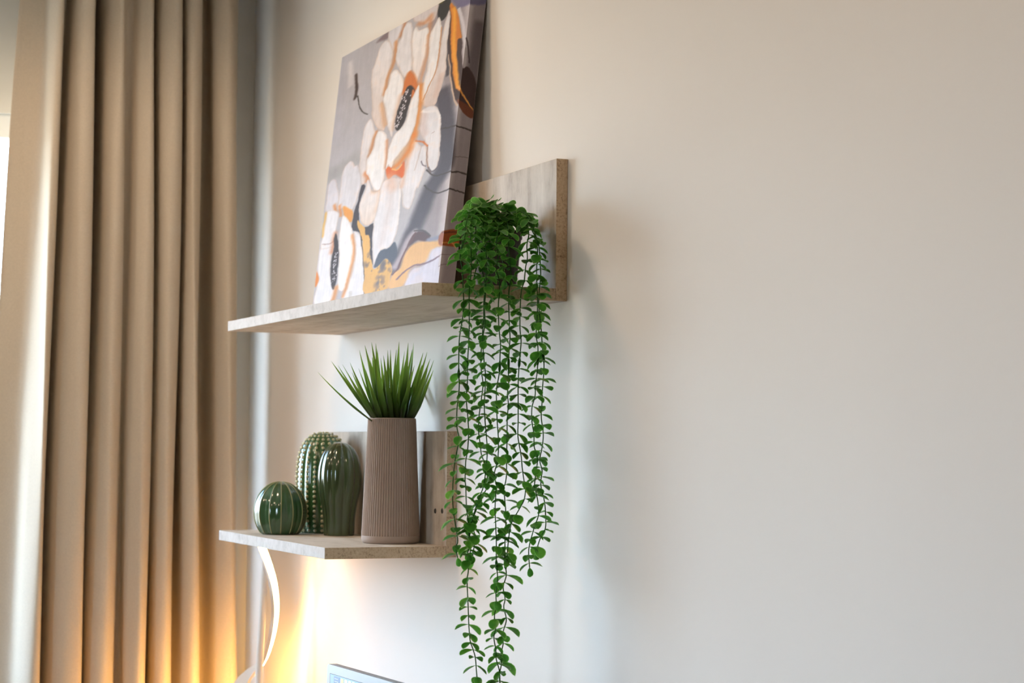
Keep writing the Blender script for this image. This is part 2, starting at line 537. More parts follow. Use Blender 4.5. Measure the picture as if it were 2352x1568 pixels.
for (y, z) in ((2.9065, EYE - 0.1078), (2.8765, EYE - 0.1068)):
    v, f = [], []
    x = XW - T
    for r, dx in ((0.0042, 0.0), (0.0042, 0.0007), (0.0030, 0.0012)):
        for k in range(16):
            a = 2 * math.pi * k / 16
            v.append((x - dx, y + r * math.cos(a), z + r * math.sin(a)))
    for i in range(2):
        for k in range(16):
            f.append((i * 16 + k, i * 16 + (k + 1) % 16, (i + 1) * 16 + (k + 1) % 16, (i + 1) * 16 + k))
    f.append(tuple(32 + k for k in range(16)))
    s_ = mesh_obj('screw', v, f, M['steel'], sl)
    s_['label'] = 'round grey steel screw head'
    boxes('slot', [(x - 0.0015, x - 0.0011, y - 0.0006, y + 0.0006, z - 0.0026, z + 0.0026)], M['black'], s_)
ZU = SU[2] + T
ZL = SL[2] + T

# ------------------------------------------------------------------ canvas print
PAINT = [('p',[(4128,5652),(6751,5263),(6736,4130),(6717,2725),(6662,1328),(6664,90),(3412,155),(4053,770),(4538,1162),(5418,1782),(5662,2528),(5567,3464)],(152,142,146),6,None,None),('s',[(6292,5021),(6302,4321),(6306,3483),(6295,2716),(6278,1818),(6250,1064),(6259,310)],16,(196,186,190),8,0.9),('s',[(5522,3365),(5801,2930),(5971,2484),(6003,2130),(5499,1829),(5183,1490),(4846,1132),(4450,809),(3889,637)],34,(78,72,82),9,1.0),('s',[(6484,4359),(6477,3796),(6453,3372)],30,(96,86,90),10,0.8),('s',[(53,2725),(670,2740),(1461,2851)],40,(160,156,156),16,0.8),('s',[(-107,4886),(-61,4494),(18,4011),(-24,3462)],40,(180,178,190),18,0.6),('p',[(1948,4906),(2227,4973),(2518,4991),(2618,4941),(2520,4856),(2086,4880)],(128,112,116),5,None,None),('p',[(4770,5234),(5355,5106),(5413,4789),(5167,4646),(4911,4768)],(48,46,46),2,None,None),('s',[(4930,5073),(4991,4989)],8,(190,180,50),3,1.0),('p',[(5495,4992),(6536,4873),(6527,4709),(5934,4694),(5619,4815)],(112,106,136),4,None,None),('p',[(5434,4840),(5912,4413),(6134,4126),(6204,3885),(6298,3643),(6378,3685),(6510,3538),(6565,3321),(6566,3188),(6552,3311),(6558,2926),(6381,2959),(6138,3166),(5938,3374),(5757,3629),(5616,3926),(5503,4221),(5459,4573)],(66,48,48),2,None,None),('p',[(5425,4870),(5761,4689),(6006,4327),(6103,4173),(5946,4176),(5964,3997),(6075,3640),(6259,3340),(6396,3182),(6529,3027),(6448,3105),(6238,3297),(6021,3448),(5855,3679),(5733,3973),(5610,4269),(5535,4558)],(206,122,42),2,None,None),('s',[(5602,4750),(5726,4451),(5781,4167),(5895,3875),(6045,3578),(6201,3363)],7,(240,168,52),2,1.0),('s',[(6201,3363),(6349,3226),(6348,3232),(6431,3128),(6529,3027)],4,(230,160,80),1.5,1.0),('p',[(6211,3154),(6333,3122),(6560,3006),(6551,2898),(6428,2921),(6318,3013)],(112,62,42),2,None,None),('s',[(5831,4688),(6045,4454),(6230,4148),(6306,3992)],6,(206,200,206),2,1.0),('s',[(6296,4137),(6354,3948),(6391,3755)],3,(70,58,64),2,1.0),('s',[(5613,3995),(5776,3625),(6028,3245),(6239,3056)],3,(200,172,150),1.2,1.0),('s',[(5483,4252),(5541,3940),(5653,3647)],6,(70,64,70),3,1.0),('s',[(5661,2764),(5988,2735),(6232,2732),(6411,2712),(6562,2693)],3.4,(66,58,58),1.2,1.0),('s',[(5195,2156),(5598,2026),(5965,1990),(6276,1996),(6425,2005),(6561,1996)],3.4,(66,58,58),1.2,1.0),('s',[(5203,1904),(5474,1784),(5764,1714),(6213,1718),(6395,1712),(6553,1711)],3.4,(66,58,58),1.2,1.0),('s',[(6326,2245),(6451,2261),(6578,2264)],1.6,(110,98,102),1.2,1.0),('p',[(2592,5021),(3217,4999),(3196,4812),(2996,4675),(2871,4551),(2642,4743),(2510,4888)],(210,206,212),2,None,None),('p',[(3685,5035),(3995,5043),(4448,5062),(4811,5098),(4890,4899),(4772,4741),(4475,4730),(4063,4828),(3766,4903)],(207,198,199),2,None,None),('s',[(3688,5027),(3374,5011),(3290,4896),(3173,4758)],7,(190,122,78),3,0.9),('s',[(4031,4806),(4308,4778),(4594,4834)],10,(200,134,88),4,0.9),('s',[(4612,4773),(4579,4639),(4591,4538)],8,(200,132,84),4,0.9),('p',[(2531,4824),(2200,4797),(2070,4671),(1992,4519),(1870,4389),(1875,4222),(1942,3998),(1932,4052),(2077,3757),(2112,3526),(2454,3280),(2831,3164),(2920,3210),(2780,3378),(2620,3669),(2646,3843),(2652,3953),(2751,4158),(2866,4315),(2882,4519),(2796,4654)],(221,217,221),1.5,(212,188,174),None),('s',[(2964,4711),(2992,4499),(2949,4315),(2795,4151),(2720,4001),(2649,3835)],6,(204,128,66),3,0.95),('s',[(2620,3669),(2749,3471),(2926,3253)],9,(214,158,110),4,0.9),('p',[(3513,4954),(3295,4881),(3221,4734),(3083,4658),(3040,4475),(3065,4338),(3379,4120),(3626,3975),(3927,4023),(3896,4243),(3758,4557),(3758,4803)],(221,217,221),1.3,None,None),('p',[(3884,4778),(3760,4672),(3782,4481),(3921,4167),(4075,3925),(4241,3768),(4418,3935),(4526,4198),(4594,4467),(4498,4655),(4106,4691)],(230,227,229),1.3,(222,206,200),None),('s',[(4580,4512),(4602,4198),(4498,3921),(4448,3718),(4477,3502)],6,(206,142,96),3,0.9),('p',[(5422,4760),(5287,4608),(5208,4388),(5172,4146),(5145,3875),(4898,3599),(4690,3425),(4523,3600),(4592,3378),(4817,3258),(5235,3218),(5365,3389),(5446,3478),(5549,3734),(5538,4009),(5489,4292),(5491,4525)],(221,217,221),1.5,(208,184,172),None),('p',[(4994,4737),(4803,4636),(4660,4496),(4663,4242),(4675,3959),(4608,3691),(4560,3419),(4680,3399),(5002,3623),(5162,3941),(5167,4286),(5117,4573)],(230,227,229),1.2,None,None),('s',[(5130,4529),(5153,4150),(5090,3815),(4833,3569),(4660,3402)],2.4,(190,140,104),1.2,1.0),('s',[(5223,3379),(5381,3695)],10,(212,176,160),5,0.5),('p',[(3927,4023),(3701,3991),(3607,3849),(3603,3676),(4126,3518),(4350,3665),(4247,3810)],(198,112,54),5,None,None),('p',[(3154,4190),(2917,4159),(2847,3994),(2678,3875),(2619,3737),(2616,3744),(2774,3585),(2999,3286),(3200,3051),(3306,2978),(3328,3033),(3331,3148),(3413,3396),(3541,3621),(3624,3860),(3490,4028)],(230,227,229),1.3,None,None),('s',[(3526,3667),(3380,3372),(3341,3117)],8,(214,170,140),5,0.8),('p',[(3853,3764),(3720,3686),(3600,3561),(3445,3420),(3411,3252),(3461,3100),(3644,3055),(3855,3141),(3957,3339),(4051,3508),(4076,3675),(4231,3614),(4060,3728)],(52,43,43),2.2,None,None),('d',[(3855,3634),(3779,3625),(3702,3494),(3645,3359),(3568,3227),(3539,3131)],14,(225,215,220),60),('p',[(2082,3486),(1813,3376),(1750,3174),(1756,2901),(1773,2598),(1886,2403),(2097,2302),(2212,2348),(2188,2544),(2158,2757),(2311,2944),(2451,3162),(2318,3300)],(221,217,221),1.4,(212,196,190),None),('s',[(2489,3200),(2381,3053),(2315,2869),(2256,2788)],6,(202,124,66),3,0.95),('s',[(2181,2500),(2328,2415),(2320,2349)],10,(212,124,66),4,0.95),('p',[(2030,2290),(2230,2249),(2067,2047),(2039,1859),(2108,1661),(2341,1527),(2627,1498),(2938,1513),(2903,1300),(3021,980),(3112,804),(2891,992),(2688,1321),(2383,1272),(2188,1432),(1773,1537),(1773,1808),(1894,2003)],(60,53,60),1.6,None,None),('p',[(2330,2364),(2588,2143),(2835,2083),(3189,2087),(3144,1892),(2988,1631),(2798,1527),(2479,1529),(2205,1651),(2039,1859),(2079,2013),(2253,2183)],(221,217,221),1.3,(220,196,178),None),('s',[(2691,2108),(3062,2071),(3121,1894),(3037,1750)],9,(212,164,128),6,0.7),('p',[(3146,2216),(3886,2200),(4074,2011),(4131,1704),(4160,1357),(4090,1185),(3850,1013),(3419,1006),(3184,790),(3030,980),(2922,1298),(2917,1577),(3054,1964)],(221,217,221),1.3,None,None),('s',[(3551,2181),(3628,1685),(3388,1100)],12,(206,194,194),10,0.7),('s',[(3946,2147),(4084,1785),(4107,1393)],3,(228,222,222),2,1.0),('p',[(2609,3197),(2929,3121),(3100,2979),(3148,2710),(3137,2494),(3170,2272),(3039,2107),(2806,2113),(2554,2232),(2366,2403),(2199,2513),(2134,2700),(2308,2826),(2435,2956),(2507,3124)],(230,227,229),1.3,None,None),('s',[(3089,2951),(3170,2707),(3186,2473)],6,(204,132,84),3,0.9),('p',[(4524,2745),(4789,2623),(5024,2590),(5164,2433),(5134,2232),(5063,2104),(4936,1914),(4841,1918),(4769,1765),(4617,1606),(4452,1609),(4261,1690),(4121,1930),(3948,2119),(4110,2225),(4135,2391),(4299,2608),(4373,2738)],(221,217,221),1.3,None,None),('s',[(4401,2650),(4243,2419),(4156,2206),(4100,2015)],7,(210,172,150),5,0.8),('s',[(4829,2618),(4739,2422),(4650,2226)],2,(190,170,165),2,0.8),('s',[(4914,2344),(5014,2262),(5134,2232)],2,(96,84,96),1.2,1.0),('p',[(4896,3245),(4682,3210),(4693,3055),(4668,2891),(4871,2723),(5058,2599),(5197,2388),(5211,2222),(5390,2117),(5669,2149),(5712,2358),(5647,2691),(5616,2913),(5405,3136),(5163,3216)],(221,217,221),1.3,None,None),('s',[(4779,3139),(4794,2970),(4922,2798)],14,(210,190,186),9,0.8),('s',[(4684,3202),(4922,3158),(5342,3105),(5533,2953)],5,(232,226,226),2,1.0),('s',[(5116,2591),(5145,2436),(5235,2205),(5392,2110)],2,(150,110,90),1.5,1.0),('s',[(5258,2189),(5428,2112),(5673,2135),(5732,2234)],3,(90,80,90),2,1.0),('s',[(5270,2747),(5375,2759)],1.2,(160,140,140),1,1.0),('s',[(4491,3675),(4541,3358),(4502,3084),(4416,2844)],9,(222,130,44),4,1.0),('s',[(4416,2844),(4218,2620),(3947,2487),(3616,2403)],14,(222,128,48),5,1.0),('s',[(4524,2745),(4845,2685),(5101,2579)],3,(206,112,52),1.5,1.0),('p',[(3201,2428),(3395,2460),(3631,2358),(3866,2370),(4075,2456),(4148,2291),(4068,2174),(3697,2278),(3384,2246)],(212,102,46),3,None,None),('s',[(3459,2265),(3728,2060),(3481,2128)],16,(220,178,156),9,0.8),('p',[(4379,3695),(4443,3515),(4447,3233),(4379,2962),(4233,2815),(3967,2669),(3609,2547),(3506,2431),(3400,2445),(3302,2494),(3220,2433),(3198,2558),(3270,2838),(3456,3014),(3759,3069),(3951,3211),(4034,3440),(4182,3586)],(230,227,229),1.3,None,None),('s',[(4045,2672),(3804,2563),(3624,2502)],6,(226,170,110),5,0.8),('s',[(3539,2391),(3793,2351),(3971,2413)],3,(228,170,100),1.5,1.0),('s',[(529,4770),(638,4531),(709,4331)],12,(207,201,204),6,1.0),('s',[(958,4474),(1079,4221),(1088,4065),(1050,4017)],7,(72,58,54),3,1.0),('s',[(1088,4065),(1229,4026)],3,(66,54,50),1.5,1.0),('s',[(1224,4042),(1238,4001),(1391,3822),(1623,3671),(1875,3605)],2.4,(58,50,46),1,1.0),('p',[(1281,2844),(941,2767),(815,2598),(829,2365),(805,2192),(821,2009),(1132,1975),(1561,1863),(1764,1969),(1923,2191),(2001,2373),(1717,2695),(1506,2723)],(210,206,212),2,None,None),('p',[(349,2611),(70,2528),(72,2243),(89,2057),(571,2004),(817,2157),(671,2422),(521,2556)],(206,201,208),2,None,None),('p',[(1113,2026),(1544,1914),(1733,1813),(1701,1672),(1414,1734),(1225,1851)],(220,150,72),3,None,None),('s',[(609,2107),(735,1969)],6,(214,126,56),3,1.0),('s',[(926,2063),(1036,1855)],6,(214,128,60),3,1.0),('p',[(565,2021),(204,2027),(186,1796),(115,1570),(104,1321),(794,1258),(831,1500),(915,1819),(904,1918)],(221,217,221),1.6,None,None),('p',[(49,1326),(6,1163),(36,943),(208,764),(111,605),(93,308),(1047,296),(1200,560),(850,764),(778,1096),(775,1309),(466,1321)],(221,217,221),1.6,None,None),('s',[(173,1414),(593,1392),(790,1406)],2,(150,120,120),1.5,1.0),('p',[(15,928),(215,747),(40,627),(-16,831)],(206,122,54),2,None,None),('s',[(145,2017),(121,1802),(99,1554)],5,(226,172,76),2,1.0),('s',[(838,1549),(802,1372),(760,1212)],8,(196,112,64),5,0.9),('p',[(864,1546),(1047,1414),(1175,1143),(1245,734),(1164,522),(995,574),(850,764),(796,1046),(856,1253),(819,1436)],(54,44,46),2,None,None),('d',[(1032,1156),(1017,1059),(989,932),(1063,796),(1061,667)],8,(215,205,210),36),('p',[(1180,1840),(1080,1639),(1135,1309),(1256,974),(1326,647),(1420,496),(1726,458),(1954,758),(2058,1065),(1891,1366),(1761,1570),(1515,1724)],(230,227,229),1.4,None,None),('p',[(1889,1477),(2307,1357),(2463,1108),(2642,858),(2867,300),(1691,286),(1868,464),(2020,705),(2091,905),(2103,1140)],(221,217,221),1.4,None,None),('s',[(1824,1420),(2013,1180),(2029,973),(1954,758),(1844,529),(1698,333)],6,(214,134,66),3,1.0),('s',[(1282,538),(1235,396),(1156,273)],10,(216,138,70),4,1.0),('s',[(2086,385),(2096,290)],8,(200,194,192),3,1.0),('s',[(2302,1374),(2487,1105),(2642,858),(2755,570),(2848,301)],2.4,(50,46,52),1,1.0),('p',[(2049,1668),(2335,1543),(2452,1500),(2535,1367),(2729,1332),(2846,1150),(2914,990),(3099,805),(3253,716),(3693,838),(3926,781),(4119,645),(4056,516),(3974,314),(2857,301),(2730,696),(2497,1105),(2426,1283),(2272,1392),(2049,1588)],(214,166,92),1.2,None,None),('b',[(3524,694),(3776,718),(3359,403),(3678,365),(2814,952),(3038,825),(3987,596)],22,(96,88,92),46),('p',[(3192,766),(3275,912),(3442,1004),(3850,1013),(4077,1096),(4252,946),(4209,757),(3997,760),(3713,844),(3356,738)],(74,78,92),2,None,None),('s',[(4997,1170),(4680,1025),(4458,824),(4217,667)],14,(172,158,164),6,1.0),('p',[(5536,830),(6264,807),(6265,555),(6295,191),(4842,266),(4995,545),(5609,596)],(202,198,212),5,None,None),('p',[(5329,993),(4903,960),(4617,840),(4479,631),(4133,540),(4018,310),(4712,290),(4985,575),(5604,610),(5852,802),(6255,835),(6238,893)],(220,172,110),5,None,None),('p',[(5002,1155),(5440,1140),(5706,1028),(5570,970),(5083,1023),(4783,957),(4791,1058)],(82,56,58),2.5,None,None),('s',[(5002,1155),(4757,974),(4542,817),(4394,638),(4133,540)],3.5,(98,62,62),2,1.0),('s',[(5643,985),(5950,977),(6217,986)],9,(132,136,156),4,1.0),('s',[(6197,659),(5609,596),(5094,609),(4635,530),(4377,432)],3.5,(112,88,104),2,1.0),('s',[(4951,1189),(5355,1163),(5701,1043)],3,(70,60,60),1.5,1.0),('p',[(6205,1050),(6589,1104),(6616,884),(6219,832)],(146,74,32),2,None,None),('s',[(6232,1034),(6562,1079)],3,(90,44,26),2,1.0),('s',[(6280,875),(6435,883),(6570,891)],3,(200,130,60),2,1.0),('s',[(6228,677),(6515,721)],1.4,(120,104,106),1,1.0),('s',[(6240,515),(6472,581)],1.4,(120,104,106),1,1.0),('s',[(6399,933),(6466,874),(6519,812)],2,(210,150,90),1.5,1.0)]
CW, CH, CT = 0.62914, 0.49777, 0.026868
CA, CXB, CY0, CY1 = 0.108185, 1.08971, 2.75455, 3.38369
sA, cA = math.sin(CA), math.cos(CA)
def cpt(y, v, w):
    return Vector((CXB + sA * v + cA * w, y, ZU + cA * v - sA * w + CT * sA))

def paint(UU, VV):
    """UU, VV: metres along the canvas and up it; returns sRGB 0..255"""
    def mx(u, v):
        u = np.asarray(u, float); v = np.asarray(v, float)
        W = CW * 1e4
        return np.where(u < W, u / 22.0, W / 22.0 + (u - W) / 6.3), v / 6.6
    X, Y = mx(UU * 1e4, VV * 1e4)
    shp = X.shape
    X = X.ravel(); Y = Y.ravel()
    nr = np.random.default_rng(21)
    def vnoise(sx, sy):                               # smooth value noise, cells sx by sy
        gx, gy = X / sx + 50.0, Y / sy + 50.0
        tab = nr.uniform(-1, 1, (int(gy.max()) + 3, int(gx.max()) + 3))
        ix, iy = gx.astype(int), gy.astype(int)
        fx, fy = gx - ix, gy - iy
        fx = fx * fx * (3 - 2 * fx); fy = fy * fy * (3 - 2 * fy)
        return (tab[iy, ix] * (1 - fx) + tab[iy, ix + 1] * fx) * (1 - fy) + (tab[iy + 1, ix] * (1 - fx) + tab[iy + 1, ix + 1] * fx) * fy
    streak = 0.6 * vnoise(2.6, 34.0) + 0.4 * vnoise(6.0, 80.0)
    cloud = 0.6 * vnoise(16.0, 26.0) + 0.4 * vnoise(6.0, 10.0)
    X = X + 1.1 * vnoise(14.0, 22.0) + 0.5 * vnoise(4.0, 6.0)
    Y = Y + 1.8 * vnoise(18.0, 26.0) + 0.9 * vnoise(5.0, 7.0)
    img = np.zeros((X.size, 3)) + np.array((178, 174, 180.0))
    rng = np.random.default_rng(5)
    def dist_poly(P, px, py, closed):
        d = np.full(px.shape, 1e9)
        n = len(P)
        for i in range(n if closed else n - 1):
            ax, ay = P[i]; bx, by = P[(i + 1) % n]
            dx, dy = bx - ax, by - ay
            L = dx * dx + dy * dy + 1e-9
            t = np.clip(((px - ax) * dx + (py - ay) * dy) / L, 0, 1)
            d = np.minimum(d, (px - ax - t * dx) ** 2 + (py - ay - t * dy) ** 2)
        return np.sqrt(d)
    def inside(P, px, py):
        c = np.zeros(px.shape, bool)
        n = len(P)
        for i in range(n):
            ax, ay = P[i]; bx, by = P[(i + 1) % n]
            if ay == by:
                continue
            c ^= ((ay > py) != (by > py)) & (px < (bx - ax) * (py - ay) / (by - ay) + ax)
        return c
    def blend(idx, a, col):
        img[idx] = img[idx] * (1 - a[:, None]) + np.asarray(col, float) * a[:, None]
    for L in PAINT:
        pu, pv = mx([p[0] for p in L[1]], [p[1] for p in L[1]])
        pts = list(zip(pu, pv))
        if L[0] == 'p':
            _, _, col, soft, col2, _r = L
            P = [tuple(q) for q in catmull(pts, 4, True)]
            pa = np.array(P)
            soft = soft * 0.7
            mrg = soft * 2
            idx = np.where((X > pa[:, 0].min() - mrg) & (X < pa[:, 0].max() + mrg) & (Y > pa[:, 1].min() - mrg) & (Y < pa[:, 1].max() + mrg))[0]
            if not len(idx):
                continue
            px, py = X[idx], Y[idx]
            d = dist_poly(P, px, py, True)
            d = np.where(inside(P, px, py), d, -d)
            a = np.clip(0.5 + d / (2 * soft), 0, 1)
            col = np.asarray(col, float)[None, :].repeat(len(idx), 0)
            if col2 is not None:
                t = np.clip((py.max() - py) / max(1e-6, py.max() - py.min()), 0, 1)[:, None] ** 1.5 * 0.8
                col = col * (1 - t) + np.asarray(col2, float) * t
            if min(L[2]) > 190:                       # petals: soft modelling of the paint, fine ribs
                e = np.clip(d / 4.0, 0, 1)[:, None]
                edge = np.array((178, 148, 130.0))
                col = col * (0.62 + 0.38 * e) + edge * (0.38 - 0.38 * e)
                col = col * (1 + 0.018 * streak[idx] + 0.02 * cloud[idx])[:, None]
                warm = np.clip(cloud[idx] - 0.25, 0, 1)[:, None] * 0.35
                col = col * (1 - warm) + np.array((214, 176, 150.0)) * warm
            img[idx] = img[idx] * (1 - a[:, None]) + col * a[:, None]
        elif L[0] == 's':
            _, _, w, col, soft, al = L
            if col[0] - col[2] > 60 and w >= 5:       # washes of orange ink bleed
                soft, al = soft * 1.7, al * 0.85
            P = [tuple(q) for q in catmull(pts, 4)]
            pa = np.array(P)
            mrg = w / 2 + soft * 2
            idx = np.where((X > pa[:, 0].min() - mrg) & (X < pa[:, 0].max() + mrg) & (Y > pa[:, 1].min() - mrg) & (Y < pa[:, 1].max() + mrg))[0]
            if not len(idx):
                continue
            d = dist_poly(P, X[idx], Y[idx], False)
            a = np.clip(0.5 + (w / 2 - d) / (2 * soft), 0, 1)
            a = a * a * (3 - 2 * a) * al
            blend(idx, a, col)
        else:                                         # 'd' stamens, 'b' blotches scattered about a line
            _, _, w, col, cnt = L
            P = catmull(pts, 6)
            for _k in range(cnt):
                q = P[rng.integers(len(P))]
                x = q[0] + rng.normal(0, w / 3.6); y = q[1] + rng.normal(0, w / 2.4)
                r = rng.uniform(0.8, 1.9) if L[0] == 'd' else rng.uniform(1.5, 6)
                idx = np.where((np.abs(X - x) < r * 2) & (np.abs(Y - y) < r * 3))[0]
                if len(idx):
                    d = np.sqrt((X[idx] - x) ** 2 + ((Y[idx] - y) / 1.5) ** 2)
                    blend(idx, np.clip(1.3 - d / r, 0, 1) * (0.95 if L[0] == 'd' else 0.5), col)
    img *= (1 + 0.022 * streak + 0.025 * cloud)[:, None]
    g = rng.normal(0, 1.6, X.size)
    img += g[:, None]
    return np.clip(img * 0.97, 6, 236).reshape(shp + (3,))

def painted_sheet(name, nx, ny, u0, u1, pos, parent):
    U, V = np.meshgrid(np.linspace(u0, u1, nx), np.linspace(0, CH, ny))
    rgb = paint(U, V) / 255.0
    linc = np.where(rgb <= 0.04045, rgb / 12.92, ((rgb + 0.055) / 1.055) ** 2.4).reshape(-1, 3)
    co = pos(U, V).reshape(-1, 3) - np.array(root_loc(parent))
    me = bpy.data.meshes.new(name)
    nv, nf = nx * ny, (nx - 1) * (ny - 1)
    me.vertices.add(nv)
    me.vertices.foreach_set('co', co.astype(np.float32).ravel())
    i, j = np.meshgrid(np.arange(nx - 1), np.arange(ny - 1))
    a = (j * nx + i).ravel()
    quad = np.stack([a, a + 1, a + nx + 1, a + nx], 1).astype(np.int32)
    me.loops.add(nf * 4)
    me.loops.foreach_set('vertex_index', quad.ravel())
    me.polygons.add(nf)
    me.polygons.foreach_set('loop_start', np.arange(nf, dtype=np.int32) * 4)
    me.polygons.foreach_set('loop_total', np.full(nf, 4, np.int32))
    ca = me.color_attributes.new('ink', 'FLOAT_COLOR', 'POINT')
    ca.data.foreach_set('color', np.concatenate([linc, np.ones((nv, 1))], 1).astype(np.float32).ravel())
    me.materials.append(M['print'])
    me.update(calc_edges=True)
    me.validate()
    o = bpy.data.objects.new(name, me)
    COL.objects.link(o)
    o.parent = parent
    return o
cv_e = empty('canvas_print', (CXB, (CY0 + CY1) / 2, ZU), 'large canvas print of white and orange flowers leaning on the upper shelf', 'painting')
painted_sheet('printed_front', 300, 520, 0.0, CW, lambda U, V: np.stack([CXB + sA * V, CY1 - U, ZU + cA * V + CT * sA], -1), cv_e)
painted_sheet('printed_side', 40, 520, CW, CW + CT, lambda U, V: np.stack([CXB + sA * V + cA * (U - CW), np.full_like(U, CY0), ZU + cA * V - sA * (U - CW) + CT * sA], -1), cv_e)
g = 0.0006
bv_ = [cpt(y, v, w) for v in (0.0, CH) for (y, w) in ((CY0 + g, g), (CY0 + g, CT), (CY1, CT), (CY1, g))]
mesh_obj('stretcher_body', bv_, [(0, 1, 2, 3), (7, 6, 5, 4), (0, 4, 5, 1), (1, 5, 6, 2), (2, 6, 7, 3), (3, 7, 4, 0)],
         plain('canvas_edge', (190, 184, 186), 0.7, noise=0.05, scale=60), cv_e)

# ------------------------------------------------------------------ ceramic cacti
def cactus_ball():
    x, y = 1.012, 3.300
    e = empty('ceramic_cactus', (x, y, ZL), 'round ball-shaped green ceramic cactus with pale vertical lines', 'ornament', 'green ceramic cacti')
    Rr, Hh = 0.0478, 0.0935
    P = []
    for i in range(33):
        t = i / 32
        ph = -0.26 * math.pi + (0.5 + 0.26) * math.pi * t
        r = Rr * math.cos(ph) if i else Rr * math.cos(ph) * 0.97
        P.append((max(r, 0.0004), ph))
    s0, s1 = math.sin(P[0][1]), 1.0
    prof = [(r, ZL + Hh * (math.sin(p) - s0) / (s1 - s0)) for r, p in P]
    NL = 14
    lob = lambda a, t: 1 - 0.035 * (1 - abs(math.cos(a * NL / 2 + 0.3))) ** 1.0 + 0.0
    v, f = lathe(prof, 168, x, y, lob, True, True)
    mesh_obj('body', v, f, M['ceramic'], e, True)
    for k in range(NL):
        a = (k * math.pi - 0.3) * 2 / NL
        path = [(x + r * math.cos(a) * 1.004, y + r * math.sin(a) * 1.004, z) for r, z in prof[1:-1]]
        v, f = tube(path, [0.0009 if i < len(path) - 3 else 0.0005 for i in range(len(path))], 5)
        mesh_obj('rib_line', v, f, M['stripe'], e, True)

def cactus_tall():
    x, y = 1.1045, 3.345
    e = empty('ceramic_cactus', (x, y, ZL), 'tall green ceramic cactus covered in rows of cream dots', 'ornament', 'green ceramic cacti')
    H = 0.183
    key = [(0.0375, 0.0), (0.0405, 0.03), (0.0432, 0.08), (0.0455, 0.2), (0.0470, 0.36), (0.0475, 0.5), (0.0468, 0.62), (0.0445, 0.74), (0.0395, 0.84), (0.0310, 0.92), (0.0190, 0.975), (0.0004, 1.0)]
    prof = [(max(p[0], 0.0003), ZL + H * p[1]) for p in catmull(key, 5)]
    NL = 20
    v, f = lathe(prof, 160, x, y, lambda a, t: 1 - 0.030 * (0.5 - 0.5 * math.cos(a * NL)), True, True)
    mesh_obj('body', v, f, M['ceramic_green'], e, True)
    bm = bmesh.new()
    arc = [0.0]
    for i in range(1, len(prof)):
        arc.append(arc[-1] + math.hypot(prof[i][0] - prof[i - 1][0], prof[i][1] - prof[i - 1][1]))
    rows = int(arc[-1] / 0.0088)
    for k in range(NL):
        a = 2 * math.pi * k / NL
        for q in range(rows):
            s = 0.006 + q * 0.0088
            i = max(j for j in range(len(arc)) if arc[j] <= s)
            if i >= len(prof) - 1:
                continue
            t = (s - arc[i]) / (arc[i + 1] - arc[i])
            r = prof[i][0] * (1 - t) + prof[i + 1][0] * t
            z = prof[i][1] * (1 - t) + prof[i + 1][1] * t
            if r < 0.022 and k % 2:
                continue
            if r < 0.005:
                continue
            sc = 0.0030 * min(1, 0.55 + r / 0.08)
            bmesh.ops.create_icosphere(bm, subdivisions=2, radius=sc, matrix=Matrix.Translation((r * math.cos(a), r * math.sin(a), z - ZL)))
    me = bpy.data.meshes.new('dots')
    bm.to_mesh(me); bm.free()
    me.materials.append(M['cream'])
    me.polygons.foreach_set('use_smooth', [True] * len(me.polygons))
    o = bpy.data.objects.new('dots', me)
    COL.objects.link(o)
    o.parent = e
    o['kind'] = 'stuff'
    o['label'] = 'rows of small raised cream dots'

def cactus_egg():
    x, y = 1.1005, 3.237
    e = empty('ceramic_cactus', (x, y, ZL), 'dark glossy ribbed ceramic cactus beside the fluted vase', 'ornament', 'green ceramic cacti')
    H = 0.1645
    key = [(0.0265, 0.0), (0.0275, 0.015), (0.0280, 0.1), (0.0290, 0.2), (0.0318, 0.32), (0.0360, 0.44), (0.0388, 0.56), (0.0392, 0.66), (0.0372, 0.76), (0.0322, 0.86), (0.0235, 0.94), (0.0120, 0.985), (0.0004, 1.0)]
    prof = [(max(p[0], 0.0003), ZL + H * p[1]) for p in catmull(key, 6)]
    NL = 10
    v, f = lathe(prof, 160, x, y, lambda a, t: 1 - 0.085 * (1 - abs(math.cos(a * NL / 2 + 0.55))) ** 1.2, True, True)
    mesh_obj('body', v, f, M['ceramic_olive'], e, True)
cactus_ball(); cactus_tall(); cactus_egg()

# ------------------------------------------------------------------ fluted vase and grass
VX, VY = 1.0995, 2.972
ve = empty('fluted_vase', (VX, VY, ZL), 'tapered taupe vase with fine vertical flutes on the lower shelf', 'vase')
VH = 0.2045
NF = 66
prof = []
for i in range(25):
    t = i / 24
    prof.append((0.0480 + (0.0397 - 0.0480) * t, ZL + 0.0125 + (VH - 0.0125 - 0.002) * t))
flute = lambda a, t: 1 - 0.045 * (1 - abs(math.sin(a * NF / 2)))
v, f = lathe(prof, NF * 8, VX, VY, flute)
mesh_obj('fluted_wall', v, f, M['vase'], ve, True)
v, f = lathe([(0.0425, ZL), (0.0455, ZL + 0.0012), (0.0476, ZL + 0.005), (0.0481, ZL + 0.010), (0.0476, ZL + 0.0127)], 72, VX, VY, close_bot=True)
mesh_obj('base', v, f, M['vase'], ve, True)
v, f = lathe([(0.0390, ZL + VH - 0.0022), (0.0396, ZL + VH - 0.0008), (0.0386, ZL + VH), (0.0365, ZL + VH - 0.001), (0.0360, ZL + 0.02)], 72, VX, VY)
mesh_obj('rim', v, f, M['vase'], ve, True)

